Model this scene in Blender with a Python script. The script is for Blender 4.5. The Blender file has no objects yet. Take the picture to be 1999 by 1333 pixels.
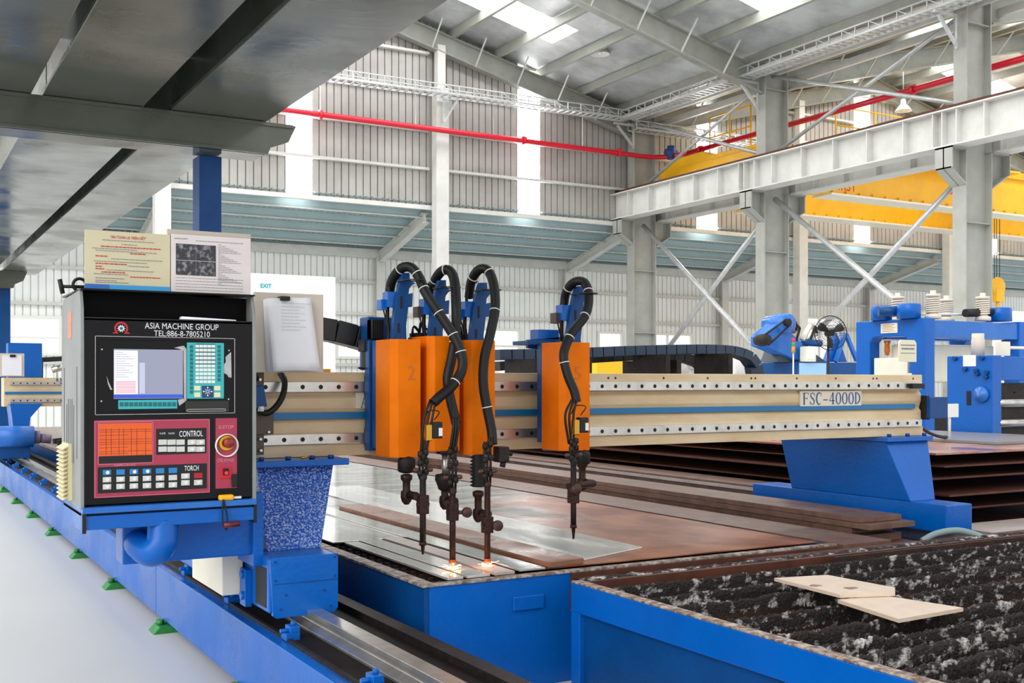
import bpy, bmesh, math, random
from mathutils import Vector, Matrix
random.seed(7)
S = bpy.context.scene
COL = S.collection
# ------------------------------------------------------------------ camera, world, exposure
H_EYE = 1.21                      # eye height over the shop floor
F_PX = 2160.0; YAW = math.radians(29.8); V_HOR = 745.0
SN, CS = math.sin(YAW), math.cos(YAW)
cam_d = bpy.data.cameras.new('camera'); cam = bpy.data.objects.new('camera', cam_d); COL.objects.link(cam)
cam.location = (0, 0, H_EYE); cam.rotation_euler = (math.pi/2, 0, -YAW)
cam_d.sensor_width = 36.0; cam_d.lens = 36.0*F_PX/1999.0
cam_d.shift_y = (V_HOR-666.5)/1999.0
cam_d.clip_start = 0.05; cam_d.clip_end = 300
S.camera = cam
w = bpy.data.worlds.new('daylight'); S.world = w; w.use_nodes = True
wn = w.node_tree.nodes; wl = w.node_tree.links; wn.clear()
wo = wn.new('ShaderNodeOutputWorld'); wb = wn.new('ShaderNodeBackground'); wl.new(wb.outputs[0], wo.inputs[0])
wtc = wn.new('ShaderNodeTexCoord'); wsx = wn.new('ShaderNodeSeparateXYZ'); wl.new(wtc.outputs['Generated'], wsx.inputs[0])
wr = wn.new('ShaderNodeValToRGB'); wl.new(wsx.outputs[2], wr.inputs[0])
wr.color_ramp.elements[0].position = 0.0; wr.color_ramp.elements[0].color = (1.0, 0.985, 0.96, 1)
wr.color_ramp.elements[1].position = 0.9; wr.color_ramp.elements[1].color = (0.86, 0.92, 1.0, 1)
wl.new(wr.outputs[0], wb.inputs[0]); wb.inputs[1].default_value = 0.8
sun_d = bpy.data.lights.new('sun', 'SUN'); sun_d.energy = 1.3; sun_d.angle = math.radians(50); sun_d.color = (1.0, 0.97, 0.92)
sun = bpy.data.objects.new('sun', sun_d); COL.objects.link(sun); sun.rotation_euler = Vector((-.85, -.42, .55)).to_track_quat('Z', 'Y').to_euler()
vs = S.view_settings; vs.view_transform = 'Standard'; vs.look = 'None'; vs.gamma = 1; vs.use_curve_mapping = False
vs.exposure = 0.68

# ------------------------------------------------------------------ helpers
def P(u, v, x=None, y=None, z=None):
    """a point of the place seen at photograph pixel (u, v) on the plane x=, y= or z="""
    a = (u-1000.0)/F_PX; b = (V_HOR-v)/F_PX
    dx, dy, dz = a*CS+SN, -a*SN+CS, b
    t = x/dx if x is not None else (y/dy if y is not None else (z-H_EYE)/dz)
    return Vector((t*dx, t*dy, H_EYE+t*dz))
def lin(c): return c/12.92 if c <= .04045 else ((c+.055)/1.055)**2.4
def rgb(h):
    h = h.lstrip('#'); return tuple(lin(int(h[i:i+2], 16)/255.0) for i in (0, 2, 4))+(1,)
MATS = {}
def mat(name, hexc, rough=.5, metal=0, var=0, var_hex=None, scale=4, bump=0, bscale=60, emit=0, stretch=None, rvar=0, coat=0, thr=(.4,.65), spec=.5):
    if name in MATS: return MATS[name]
    m = bpy.data.materials.new(name); m.use_nodes = True; n = m.node_tree.nodes; l = m.node_tree.links
    b = n['Principled BSDF']; c = rgb(hexc)
    b.inputs['Base Color'].default_value = c; b.inputs['Roughness'].default_value = rough; b.inputs['Metallic'].default_value = metal
    b.inputs['Specular IOR Level'].default_value = spec
    if coat: b.inputs['Coat Weight'].default_value = coat; b.inputs['Coat Roughness'].default_value = .08
    if emit:
        b.inputs['Emission Color'].default_value = c; b.inputs['Emission Strength'].default_value = emit
    if var or bump or rvar:
        tc = n.new('ShaderNodeTexCoord'); mp = n.new('ShaderNodeMapping'); l.new(tc.outputs['Object'], mp.inputs[0])
        if stretch: mp.inputs['Scale'].default_value = stretch
        nz = n.new('ShaderNodeTexNoise'); nz.inputs['Scale'].default_value = scale; nz.inputs['Detail'].default_value = 6; nz.inputs['Roughness'].default_value = .62
        l.new(mp.outputs[0], nz.inputs['Vector'])
        if var:
            r = n.new('ShaderNodeValToRGB'); l.new(nz.outputs['Fac'], r.inputs[0])
            r.color_ramp.elements[0].position = thr[0]; r.color_ramp.elements[1].position = thr[1]
            c2 = rgb(var_hex) if var_hex else tuple(q*(1-var) for q in c[:3])+(1,)
            r.color_ramp.elements[0].color = c; r.color_ramp.elements[1].color = tuple(c[i]*(1-var)+c2[i]*var for i in range(3))+(1,)
            l.new(r.outputs[0], b.inputs['Base Color'])
        if rvar:
            mr = n.new('ShaderNodeMapRange'); mr.inputs['From Min'].default_value = .38; mr.inputs['From Max'].default_value = .62
            mr.inputs['To Min'].default_value = max(.02, rough-rvar); mr.inputs['To Max'].default_value = min(1, rough+rvar)
            nz3 = n.new('ShaderNodeTexNoise'); nz3.inputs['Scale'].default_value = scale*.7; nz3.inputs['Detail'].default_value = 4
            l.new(mp.outputs[0], nz3.inputs['Vector']); l.new(nz3.outputs['Fac'], mr.inputs[0]); l.new(mr.outputs[0], b.inputs['Roughness'])
        if bump:
            nz2 = n.new('ShaderNodeTexNoise'); nz2.inputs['Scale'].default_value = bscale; nz2.inputs['Detail'].default_value = 4
            l.new(mp.outputs[0], nz2.inputs['Vector'])
            bp = n.new('ShaderNodeBump'); bp.inputs['Strength'].default_value = bump; bp.inputs['Distance'].default_value = .01
            l.new(nz2.outputs['Fac'], bp.inputs['Height']); l.new(bp.outputs[0], b.inputs['Normal'])
    MATS[name] = m; return m

class MB:
    """collects shapes, in place coordinates, into one mesh"""
    def __init__(s): s.v = []; s.f = []; s.sm = []
    def add(s, vs, fs, smooth=False):
        o = len(s.v); s.v += [tuple(p) for p in vs]; s.f += [tuple(i+o for i in f) for f in fs]; s.sm += [smooth]*len(fs); return s
    def box(s, x0, x1, y0, y1, z0, z1):
        if x0 > x1: x0, x1 = x1, x0
        if y0 > y1: y0, y1 = y1, y0
        if z0 > z1: z0, z1 = z1, z0
        return s.add([(x0,y0,z0),(x1,y0,z0),(x1,y1,z0),(x0,y1,z0),(x0,y0,z1),(x1,y0,z1),(x1,y1,z1),(x0,y1,z1)],
                     [(0,3,2,1),(4,5,6,7),(0,1,5,4),(1,2,6,5),(2,3,7,6),(3,0,4,7)])
    def bar(s, a, b, wd, ht, up=(0,0,1)):
        """square bar from a to b"""
        a = Vector(a); b = Vector(b); d = (b-a).normalized(); up = Vector(up)
        if abs(d.dot(up)) > .95: up = Vector((0,1,0))
        r = d.cross(up).normalized(); t = r.cross(d)
        c = [(-1,-1),(1,-1),(1,1),(-1,1)]
        vs = [a+r*(i*wd/2)+t*(j*ht/2) for i, j in c]+[b+r*(i*wd/2)+t*(j*ht/2) for i, j in c]
        return s.add(vs, [(0,1,2,3),(7,6,5,4),(0,4,5,1),(1,5,6,2),(2,6,7,3),(3,7,4,0)])
    def cyl(s, a, b, r0, r1=None, n=16, cap=True):
        return s.tube([a, b], [r0, r0 if r1 is None else r1], n, cap)
    def tube(s, pts, rad, n=12, cap=True):
        pts = [Vector(p) for p in pts]; k = len(pts)
        if not isinstance(rad, (list, tuple)): rad = [rad]*k
        d0 = (pts[1]-pts[0]).normalized(); ref = Vector((0,0,1)) if abs(d0.z) < .9 else Vector((1,0,0))
        r = d0.cross(ref).normalized(); vs = []
        for i, p in enumerate(pts):
            d = (pts[min(i+1,k-1)]-pts[max(i-1,0)])
            if d.length < 1e-9: d = d0
            d.normalize(); r = (r-d*r.dot(d))
            if r.length < 1e-6: r = d.orthogonal()
            r.normalize(); t = d.cross(r)
            vs += [p+(r*math.cos(2*math.pi*j/n)+t*math.sin(2*math.pi*j/n))*rad[i] for j in range(n)]
        fs = [(i*n+j, i*n+(j+1)%n, (i+1)*n+(j+1)%n, (i+1)*n+j) for i in range(k-1) for j in range(n)]
        s.add(vs, fs, True)
        if cap:
            o = len(s.v)-len(vs); s.f += [tuple(o+j for j in range(n))[::-1], tuple(o+(k-1)*n+j for j in range(n))]; s.sm += [False, False]
        return s
    def prism(s, poly, axis, a, b):
        """polygon of 2-D points pushed along an axis: x -> (y,z), y -> (x,z), z -> (x,y)"""
        def mk(p, q): return (q, p[0], p[1]) if axis == 'x' else ((p[0], q, p[1]) if axis == 'y' else (p[0], p[1], q))
        n = len(poly); vs = [mk(p, a) for p in poly]+[mk(p, b) for p in poly]
        return s.add(vs, [tuple(range(n))[::-1], tuple(range(n, 2*n))]+[(i, (i+1)%n, n+(i+1)%n, n+i) for i in range(n)])
    def lathe(s, prof, c, axis='z', n=24):
        vs = []
        for r, h in prof:
            for j in range(n):
                a = 2*math.pi*j/n; p, q = r*math.cos(a), r*math.sin(a)
                vs.append((c[0]+p, c[1]+q, c[2]+h) if axis == 'z' else ((c[0]+p, c[1]+h, c[2]+q) if axis == 'y' else (c[0]+h, c[1]+p, c[2]+q)))
        k = len(prof)
        fs = [(i*n+j, i*n+(j+1)%n, (i+1)*n+(j+1)%n, (i+1)*n+j) for i in range(k-1) for j in range(n)]
        fs += [tuple(range(n))[::-1], tuple(range((k-1)*n, k*n))]
        return s.add(vs, fs, True)
    def build(s, name, m, parent=None, bevel=0, label=None, org=None, segs=2):
        me = bpy.data.meshes.new(name)
        if parent is not None: o3 = ORG[parent.name]
        elif org is not None: o3 = Vector(org)
        else:
            xs = [p[0] for p in s.v]; ys = [p[1] for p in s.v]; zs = [p[2] for p in s.v]
            o3 = Vector(((min(xs)+max(xs))/2, (min(ys)+max(ys))/2, min(zs)))
        me.from_pydata([(p[0]-o3.x, p[1]-o3.y, p[2]-o3.z) for p in s.v], [], s.f)
        me.polygons.foreach_set('use_smooth', s.sm)
        bm = bmesh.new(); bm.from_mesh(me); bmesh.ops.recalc_face_normals(bm, faces=bm.faces); bm.to_mesh(me); bm.free()
        me.materials.append(m)
        o = bpy.data.objects.new(name, me); COL.objects.link(o)
        if parent is not None: o.parent = parent
        else: o.location = o3
        ORG[o.name] = o3
        if bevel:
            md = o.modifiers.new('bevel', 'BEVEL'); md.width = bevel; md.segments = segs; md.limit_method = 'ANGLE'; md.angle_limit = math.radians(40)
        if label: o['label'] = label
        return o
ORG = {}
def thing(name, label, cat, loc, group=None):
    o = bpy.data.objects.new(name, None); COL.objects.link(o); o.location = loc; o.empty_display_size = .1
    ORG[o.name] = Vector(loc); return tag(o, label, cat, group)
def tag(o, label, cat, group=None, kind=None):
    o['label'] = label; o['category'] = cat
    if group: o['group'] = group
    if kind: o['kind'] = kind
    return o
def struct(o): o['kind'] = 'structure'; return o
def copy_tree(o, parent=None):
    c = o.copy(); COL.objects.link(c); c.parent = parent
    ORG[c.name] = ORG[o.name]
    for ch in list(o.children): copy_tree(ch, c)
    return c
def spline(pts, per=8):
    pts = [Vector(p) for p in pts]; out = []
    q = [pts[0]*2-pts[1]]+pts+[pts[-1]*2-pts[-2]]
    for i in range(1, len(q)-2):
        for k in range(per):
            t = k/per; a, b, c, d = q[i-1], q[i], q[i+1], q[i+2]
            out.append(.5*((2*b)+(c-a)*t+(2*a-5*b+4*c-d)*t*t+(3*b-a-3*c+d)*t**3))
    return out+[pts[-1]]
def text_mesh(s, x0, x1, z0, z1, y, ext=.0006, axis='y', bold=0):
    """lettering fitted into a box on a plane facing -Y (or facing -X when axis is x: x0,x1 are then y values)"""
    cu = bpy.data.curves.new('t', 'FONT'); cu.body = s; cu.size = 1; cu.offset = bold; cu.resolution_u = 3
    ob = bpy.data.objects.new('t', cu); COL.objects.link(ob)
    me = bpy.data.meshes.new_from_object(ob); bpy.data.objects.remove(ob); bpy.data.curves.remove(cu)
    xs = [v.co.x for v in me.vertices]; ys = [v.co.y for v in me.vertices]
    ax, bx, ay, by = min(xs), max(xs), min(ys), max(ys)
    mb = MB(); vs = []
    for v in me.vertices:
        p = x0+(v.co.x-ax)/(bx-ax)*(x1-x0); q = z0+(v.co.y-ay)/max(1e-6, by-ay)*(z1-z0)
        vs.append((p, y-ext, q) if axis == 'y' else (y-ext, p, q))
    mb.add(vs, [tuple(f.vertices) for f in me.polygons]); bpy.data.meshes.remove(me)
    return mb
def hbeam(mb, a, b, wdir, wd, ht, tf=.02, tw=.012, up=(0,0,1)):
    """I section from a to b: flanges wd wide, ht tall"""
    a = Vector(a); b = Vector(b); d = (b-a).normalized(); up = Vector(up); r = d.cross(up).normalized(); t = r.cross(d)
    mb.bar(a+t*(ht/2-tf/2), b+t*(ht/2-tf/2), wd, tf, up); mb.bar(a-t*(ht/2-tf/2), b-t*(ht/2-tf/2), wd, tf, up)
    mb.bar(a, b, tw, ht-2*tf, up); return mb

# ------------------------------------------------------------------ materials
BLUE = mat('machine_blue_paint', '#005eb8', .3, 0, .35, '#004e9c', 3, .12, 40, rvar=.08, spec=.35)
BLUE_D = mat('deep_blue_paint', '#024684', .38, 0, .4, '#023260', 5, .15, 50, spec=.3)
BLUE_L = mat('worn_blue_paint', '#1a63b8', .3, 0, .4, '#3f7cc4', 3, .2, 30, rvar=.12, spec=.4)
CREAM = mat('cream_paint', '#dbc7a3', .42, 0, .5, '#b9935f', 2.2, .1, 30, stretch=(1,1,3))
CREAM_L = mat('light_cream_paint', '#e9e4d2', .45, 0, .3, '#cfc6a8', 5)
ORANGE = mat('orange_cover_paint', '#ee7800', .5, 0, .5, '#cc5600', 4, .1, 50, spec=.12)
BLACK = mat('black_enamel', '#030308', .2, spec=.22)
BLACK_M = mat('matt_black', '#0d0d10', .6)
RUBBER = mat('black_rubber', '#0d0e10', .55, spec=.4)
SOOT = mat('sooty_brown_steel', '#2a1712', .55, .4, .5, '#4b2417', 30, .3, 90)
IRON = mat('dark_iron', '#17120f', .6, .3, .5, '#3a2a22', 20, .3, 80)
SILVER = mat('bare_steel', '#c9c6c1', .28, .85, .4, '#8d8984', 14)
GALV = mat('galvanised_steel', '#c4c6c6', .35, .35, .4, '#9ea2a2', 6)
WHITE_ST = mat('pale_steel_paint', '#cfcfca', .5, 0, .35, '#b0aea6', 2.5, .05, 20)
GREY_ST = mat('grey_steel_paint', '#93958c', .5, 0, .4, '#77776e', 2.5)
CABGREY = mat('cabinet_grey', '#8e9190', .4, .2, .35, '#6d7070', 7)
GIRDER = mat('grey_green_gloss_paint', '#656a60', .2, .15, .5, '#4c5044', 1.6, .06, 14, rvar=.1)
SIDING = mat('wall_siding', '#aba8a3', .5, 0, .5, '#87837d', .7)
SIDING_W = mat('pale_wall_siding', '#f0f2ef', .5, 0, .3, '#dde2de', 1.5)
ROOF = mat('foil_roof_sheet', '#c6c9c9', .4, .1, .7, '#6f7173', .6, .3, 2.5)
ROOF_T = mat('teal_grey_roof_sheet', '#afc3c5', .5, 0, .3, '#94adb0', 2)
FLOORM = mat('epoxy_floor', '#cfd0d0', .42, 0, .15, '#bfc0c0', .8)
RED = mat('red_pipe_paint', '#c8102a', .3)
YEL = mat('crane_yellow_paint', '#f2b705', .4, 0, .35, '#d99a08', 2)
SKYL = mat('translucent_skylight_sheet', '#ffffff', .5, emit=7)
PLATE_W = mat('wet_steel_plate', '#dad6d1', .13, .45, .5, '#9c9088', 3.5, .1, 12, rvar=.1, stretch=(2.5,.7,1), coat=1)
PLATE_R = mat('rusty_steel_plate', '#a0583a', .3, .15, .8, '#b3a59c', 2.2, .1, 20, rvar=.25, stretch=(1.6,.8,1))
def wet_sheet():
    m = bpy.data.materials.new('part_rusty_part_wet_sheet'); m.use_nodes = True; n = m.node_tree.nodes; l = m.node_tree.links; b = n['Principled BSDF']
    tc = n.new('ShaderNodeTexCoord'); sp = n.new('ShaderNodeSeparateXYZ'); l.new(tc.outputs['Object'], sp.inputs[0])
    def noise(sc, st, det=5):
        mp = n.new('ShaderNodeMapping'); mp.inputs['Scale'].default_value = st; l.new(tc.outputs['Object'], mp.inputs[0])
        z = n.new('ShaderNodeTexNoise'); z.inputs['Scale'].default_value = sc; z.inputs['Detail'].default_value = det; l.new(mp.outputs[0], z.inputs['Vector']); return z.outputs['Fac']
    def mth(op, a, c):
        q = n.new('ShaderNodeMath'); q.operation = op
        for i, s_ in enumerate((a, c)):
            if isinstance(s_, (int, float)): q.inputs[i].default_value = s_
            else: l.new(s_, q.inputs[i])
        return q.outputs[0]
    wet = mth('ADD', mth('ADD', mth('MULTIPLY', sp.outputs[1], .55), mth('MULTIPLY', sp.outputs[0], -.75)), mth('MULTIPLY', mth('SUBTRACT', noise(1.3, (1, .6, 1)), .5), 3.2))
    r = n.new('ShaderNodeMapRange'); l.new(wet, r.inputs[0]); r.inputs[1].default_value = -1.75; r.inputs[2].default_value = -1.15
    def ramp(fac, a, c, p=.4, q=.62):
        z = n.new('ShaderNodeValToRGB'); l.new(fac, z.inputs[0]); z.color_ramp.elements[0].position = p; z.color_ramp.elements[1].position = q; z.color_ramp.elements[0].color = rgb(a); z.color_ramp.elements[1].color = rgb(c); return z.outputs[0]
    rust = ramp(noise(3.5, (1.2, .8, 1)), '#7a3a1c', '#a5694a'); grey = ramp(noise(2.2, (.7, 3.5, 1)), '#4e4845', '#bdb8b3', .42, .58)
    mx = n.new('ShaderNodeMix'); mx.data_type = 'RGBA'; l.new(r.outputs[0], mx.inputs['Factor']); l.new(rust, mx.inputs['A']); l.new(grey, mx.inputs['B']); l.new(mx.outputs['Result'], b.inputs['Base Color'])
    rr = n.new('ShaderNodeMapRange'); l.new(r.outputs[0], rr.inputs[0]); rr.inputs[3].default_value = .34; rr.inputs[4].default_value = .09; l.new(rr.outputs[0], b.inputs['Roughness'])
    mm = n.new('ShaderNodeMapRange'); l.new(r.outputs[0], mm.inputs[0]); mm.inputs[3].default_value = .1; mm.inputs[4].default_value = .6; l.new(mm.outputs[0], b.inputs['Metallic'])
    bp = n.new('ShaderNodeBump'); bp.inputs['Strength'].default_value = .12; bp.inputs['Distance'].default_value = .01; l.new(noise(10, (.6, 2.5, 1)), bp.inputs['Height']); l.new(bp.outputs[0], b.inputs['Normal'])
    return m
SHEET = wet_sheet()
PLATE_B = mat('brown_steel_plate', '#8e6450', .36, .15, .6, '#6b4030', 4, .15, 25, rvar=.18)
EDGE_R = mat('rust_brown_sheet_edge', '#5a2c1a', .6, .1, .6, '#2a1510', 8)
PLATE_P = mat('pale_steel_plate', '#b8aaa2', .4, .1, .5, '#96827a', 3)
SLAG = mat('slag_crust', '#1d130e', .75, 0, 1, '#c9c4bf', 26, 1.0, 120, thr=(.53,.66), stretch=(.7,1,1))
SLAT = mat('rusty_slat', '#3a1f15', .7, .1, .8, '#140c09', 9, .5, 60)
PAPER = mat('white_paper', '#eeeef2', .6, 0, .15, '#cfd0da', 9)
MAGENTA = mat('crimson_panel_film', '#a8304c', .4, 0, .2, '#8d2942', 30)
TEAL = mat('teal_membrane', '#2fb0b4', .4)
DTEAL = mat('dark_teal_key', '#14666e', .45)
WH = mat('white_plastic', '#e6e6e0', .4)
WHITE_INK = mat('white_ink', '#dedee0', .5)
BLUE_INK = mat('blue_ink', '#155a9a', .5)
RED_INK = mat('red_ink', '#c0202a', .5)
GREY_INK = mat('grey_ink', '#85878c', .6)
GREEN = mat('green_foot_paint', '#138a3c', .5, 0, .5, '#4a5a40', 14, .3, 60)
BRASS = mat('brass', '#c9973a', .3, .8)
# ================================================================== the hall
YW, YR = 28.0, 31.6               # gable wall, rear wall of the lean-to
X_ROW = 20.0                      # line of crane columns
def roof_z(x):
    if x < 9.2: return 12.2-.242*(9.2-x)
    if x < 20: return 12.2-.242*(x-9.2)
    if x < 30.8: return 9.6+.242*(x-20)
    return 12.2-.242*(x-30.8)
struct(MB().box(-14, 60, -4, 34, -.05, 0).build('floor', FLOORM))
def ribbed(mb, x0, x1, y, zlo, zhi, pitch=.21, gw=.022, gd=.05):
    """sheet with narrow deep grooves facing -Y; zlo/zhi are functions of x"""
    n = max(1, round((x1-x0)/pitch)); p = (x1-x0)/n; prof = []
    for i in range(n):
        a = x0+i*p; prof += [(a, y), (a+p-gw*1.6, y), (a+p-gw*1.3, y+gd), (a+p-gw*.3, y+gd)]
    prof.append((x1, y)); vs = []
    for x, yy in prof: vs += [(x, yy, zlo(x)), (x, yy, zhi(x))]
    mb.add(vs, [(2*i, 2*i+2, 2*i+3, 2*i+1) for i in range(len(prof)-1)])
strips = [(-5.5, -4.7), (2.0, 2.75), (9.23, 9.95), (16.22, 16.98), (22.9, 23.75), (30.0, 30.8), (37, 37.8)]
m = MB(); xs = -8.0
for a, b in strips+[(46, 46)]:
    ribbed(m, xs, a, YW, lambda x: 6.05, lambda x: roof_z(x)); xs = b
wall = struct(m.build('wall_far', SIDING))
for i, z in enumerate([7.13, 8.2, 9.3, 10.35, 11.3]):
    for a, b in [(-6, 13.3), (13.9, 20), (20.8, 42)]:
        if z > 9.5: a = max(a, -1 if a < 0 else (21 if a > 20 else a)); 
        hi = z-9.6
        if z > 9.6:
            d = (z-9.6)/.242
            if a > 20: a, b = 20+d, 41.6-d
            elif a < 0: a = -1.6+d
            else: b = 20-d
        if b-a < .5: continue
        MB().box(a, b, YW-.16, YW-.004, z-.035, z+.035).build('wall_girt', WHITE_ST, wall)
MB().box(-8, 44, YW-.12, YW-.004, 6.0, 6.12).build('base_flashing', WHITE_ST, wall)
for i, (a, b) in enumerate(strips):
    q = MB(); n = 4; st = (b-a)/n
    for k in range(n): q.prism([(a+k*st, YW), (a+(k+.86)*st, YW), (a+(k+.9)*st, YW+.03), (a+(k+.96)*st, YW+.03), (a+(k+1)*st, YW), (a+(k+1)*st, YW+.04), (a+k*st, YW+.04)], 'z', 6.12, roof_z(a)-.15)
    struct(q.build('window_%d' % (i+1), SKYL))
# rear wall of the lean-to, with real window openings
WB, WT = 1.9, 2.95
wins = [(2.2, 4.7), (9.7, 12.6), (17.3, 19.4), (20.6, 23.3), (24.4, 26.4), (36.2, 38.4)]
wins = [(P(15,640,y=YR).x, P(122,640,y=YR).x), (P(655,640,y=YR).x, P(742,640,y=YR).x), (P(905,640,y=YR).x, P(1016,640,y=YR).x),
        (P(1166,640,y=YR).x, P(1216,640,y=YR).x), (P(1252,640,y=YR).x, P(1352,640,y=YR).x)]
bigw = (P(1555,640,y=YR).x, P(1642,640,y=YR).x)
def up(z): return lambda x: z
m = MB(); xs = -8.0
for a, b in wins:
    ribbed(m, xs, a, YR, up(0), up(5.3), .19); ribbed(m, a, b, YR, up(0), up(WB), .19); ribbed(m, a, b, YR, up(WT), up(5.3), .19); xs = b
a, b = bigw
ribbed(m, xs, a, YR, up(0), up(5.3), .19); ribbed(m, a, b, YR, up(3.75), up(5.3), .19); ribbed(m, a, b, YR, up(0), up(1.7), .19); xs = b
a, b = P(1925,640,y=YR).x, 52
ribbed(m, xs, a, YR, up(0), up(5.3), .19); ribbed(m, a, b, YR, up(4.35), up(5.3), .19)
rear = struct(m.build('wall_rear', SIDING_W))
for z in (4.25, 3.28, 1.72): MB().box(-8, P(1925,640,y=YR).x, YR-.14, YR-.004, z-.045, z+.045).build('wall_girt', WHITE_ST, rear)
MB().box(-8, 52, YR-.3, YR-.004, 4.98, 5.24).build('eave_beam', WHITE_ST, rear)
gl = bpy.data.materials.new('window_glass'); gl.use_nodes = True; gn = gl.node_tree.nodes; gk = gl.node_tree.links; gn.clear()
go = gn.new('ShaderNodeOutputMaterial'); gm = gn.new('ShaderNodeMixShader'); gt = gn.new('ShaderNodeBsdfTransparent'); gg = gn.new('ShaderNodeBsdfGlossy')
gg.inputs['Roughness'].default_value = .05; gm.inputs[0].default_value = .08
gk.new(gt.outputs[0], gm.inputs[1]); gk.new(gg.outputs[0], gm.inputs[2]); gk.new(gm.outputs[0], go.inputs[0])
k = len(strips)
for (a, b), (z0, z1) in [(q, (WB, WT)) for q in wins]+[(bigw, (1.7, 3.75))]:
    k += 1; q = MB()
    for x in (a, b-.08): q.box(x, x+.08, YR-.06, YR+.05, z0, z1)
    for z in (z0, z1-.08): q.box(a+.08, b-.08, YR-.06, YR+.05, z, z+.08)
    nm = max(1, round((b-a)/1.3))
    for j in range(1, nm): q.box(a+(b-a)*j/nm-.03, a+(b-a)*j/nm+.03, YR-.05, YR+.04, z0+.08, z1-.08)
    q.box(a+.08, b-.08, YR-.05, YR+.04, (z0*.55+z1*.45)-.025, (z0*.55+z1*.45)+.025)
    wf = struct(q.build('window_%d' % k, WH))
    MB().box(a+.08, b-.08, YR+.05, YR+.056, z0+.08, z1-.08).build('pane', gl, wf)
# lean-to roof: sheet over purlins and rafters
def lz(y): return 6.12-(y-YW)*.24
m = MB(); n = 330; prof = []
x0, x1 = -8, 46
for i in range(n):
    a = x0+(x1-x0)*i/n; p = (x1-x0)/n
    prof += [(a, 0), (a+p*.6, 0), (a+p*.7, .025), (a+p*.9, .025)]
prof.append((x1, 0)); vs = []
for x, dz in prof: vs += [(x, YW-.1, lz(YW-.1)+dz+.06), (x, YR+.1, lz(YR+.1)+dz+.06)]
m.add(vs, [(2*i, 2*i+2, 2*i+3, 2*i+1) for i in range(len(prof)-1)])
lean = struct(m.build('ceiling_annex', ROOF_T))
for j in range(5):
    y = YW+.35+j*.78; z = lz(y)-.02
    q = MB(); q.box(-8, 46, y-.01, y+.01, z-.17, z+.05); pu = q.build('purlin', ROOF_T, lean)
    MB().box(-8, 46, y-.07, y+.012, z-.2, z-.17).build('purlin_flange', WHITE_ST, pu)
for i, x in enumerate([-.6, 6.2, 13.3, 20.1, 26.9, 34.5]):
    nm = ['left of the hood', 'behind the blue post', 'behind the middle wall column', 'behind the corner column', 'behind the yellow crane girder', 'beside the hook block'][i]
    q = MB(); hbeam(q, (x, YW+.1, lz(YW)-.32), (x, YR-.37, lz(YR-.27)-.32), 0, .2, .3, .03, .03)
    tag(q.build('annex_rafter', WHITE_ST), 'short white sloping annex rafter running back from the gable wall, %s' % nm, 'rafter', 'annex rafters')
    q = MB(); hbeam(q, (x, YR-.2, 0), (x, YR-.2, 5.0), 0, .28, .3, .03, .03, up=(0,1,0))
    tag(q.build('annex_column', WHITE_ST), 'slim white annex column against the rear wall, %s' % nm, 'column', 'annex columns')
# gable wall columns
for x, nm in [(6.0, 'hidden above by the grey girders, by the blue post'), (13.55, 'between the two bright wall strips, carrying the cable tray'),
              (27.1, 'beyond the yellow crane, right of the second crane column'), (34.6, 'beyond the yellow crane, left of the third crane column')]:
    t = thing('wall_column', 'tall pale steel column on the gable wall, %s' % nm, 'column', (x, YW-.3, 0), 'gable wall columns')
    q = MB(); q.box(x-.19, x+.19, YW-.5, YW-.18, 0, 9.35)
    q.build('column_shaft', WHITE_ST, t, .01)
    q = MB(); q.box(x-.12, x+.12, YW-.42, YW-.2, 9.35, roof_z(x)-.6); q.build('column_head', WHITE_ST, t)
# roof sheets with skylights, purlins
m = MB(); sk = []
def slope(xa, xb):
    ys = [11.5, 13.2, 14.4, 18.6, 19.9, 24.6, 25.9, 28.3]
    for i in range(len(ys)-1):
        tgt = sk if i in (1, 3, 5) else None
        a, b = ys[i], ys[i+1]
        if tgt is not None: tgt.append((xa, xb, a, b))
        else: m.add([(xa, a, roof_z(xa)), (xb, a, roof_z(xb)), (xb, b, roof_z(xb)), (xa, b, roof_z(xa))], [(0,1,2,3)])
for xa, xb in [(-1.6, 9.2), (9.2, 19.999), (20.001, 30.8), (30.8, 41.6)]: slope(xa, xb)
ceil = struct(m.build('ceiling', ROOF))
def skylight(xa, xb, a, b, f0, f1, lab):
    p, q = xa+(xb-xa)*f0, xa+(xb-xa)*f1
    return p, q
for j, (xa, xb, a, b) in enumerate(sk):
    q = MB(); rest = MB()
    f0, f1 = ([(0, 1)]*3+[(.1, .9), (.15, .85), (0, .64)]+[(.1, .5), (.2, .9), (.3, .9)]+[(0, .8)]*3)[j]
    for g0, g1, tgt in ((0, f0, rest), (f0, f1, q), (f1, 1, rest)):
        if g1-g0 < .01: continue
        p, r = xa+(xb-xa)*g0, xa+(xb-xa)*g1
        tgt.add([(p, a, roof_z(p)), (r, a, roof_z(r)), (r, b, roof_z(r)), (p, b, roof_z(p))], [(0,1,2,3)])
    q.build('skylight', SKYL, ceil)
    if rest.v: rest.build('roof_sheet', ROOF, ceil)
for xa, xb in [(9.6, 19.6), (20.6, 41)]:
    n = round((xb-xa)/1.37)
    for i in range(n+1):
        x = xa+(xb-xa)*i/n; z = roof_z(x)-.13
        q = MB(); q.box(x-.012, x+.012, 11.5, 28, z-.12, z+.1); q.box(x-.012, x+.09, 11.5, 28, z-.14, z-.12)
        q.build('purlin', GREY_ST, ceil)
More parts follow.
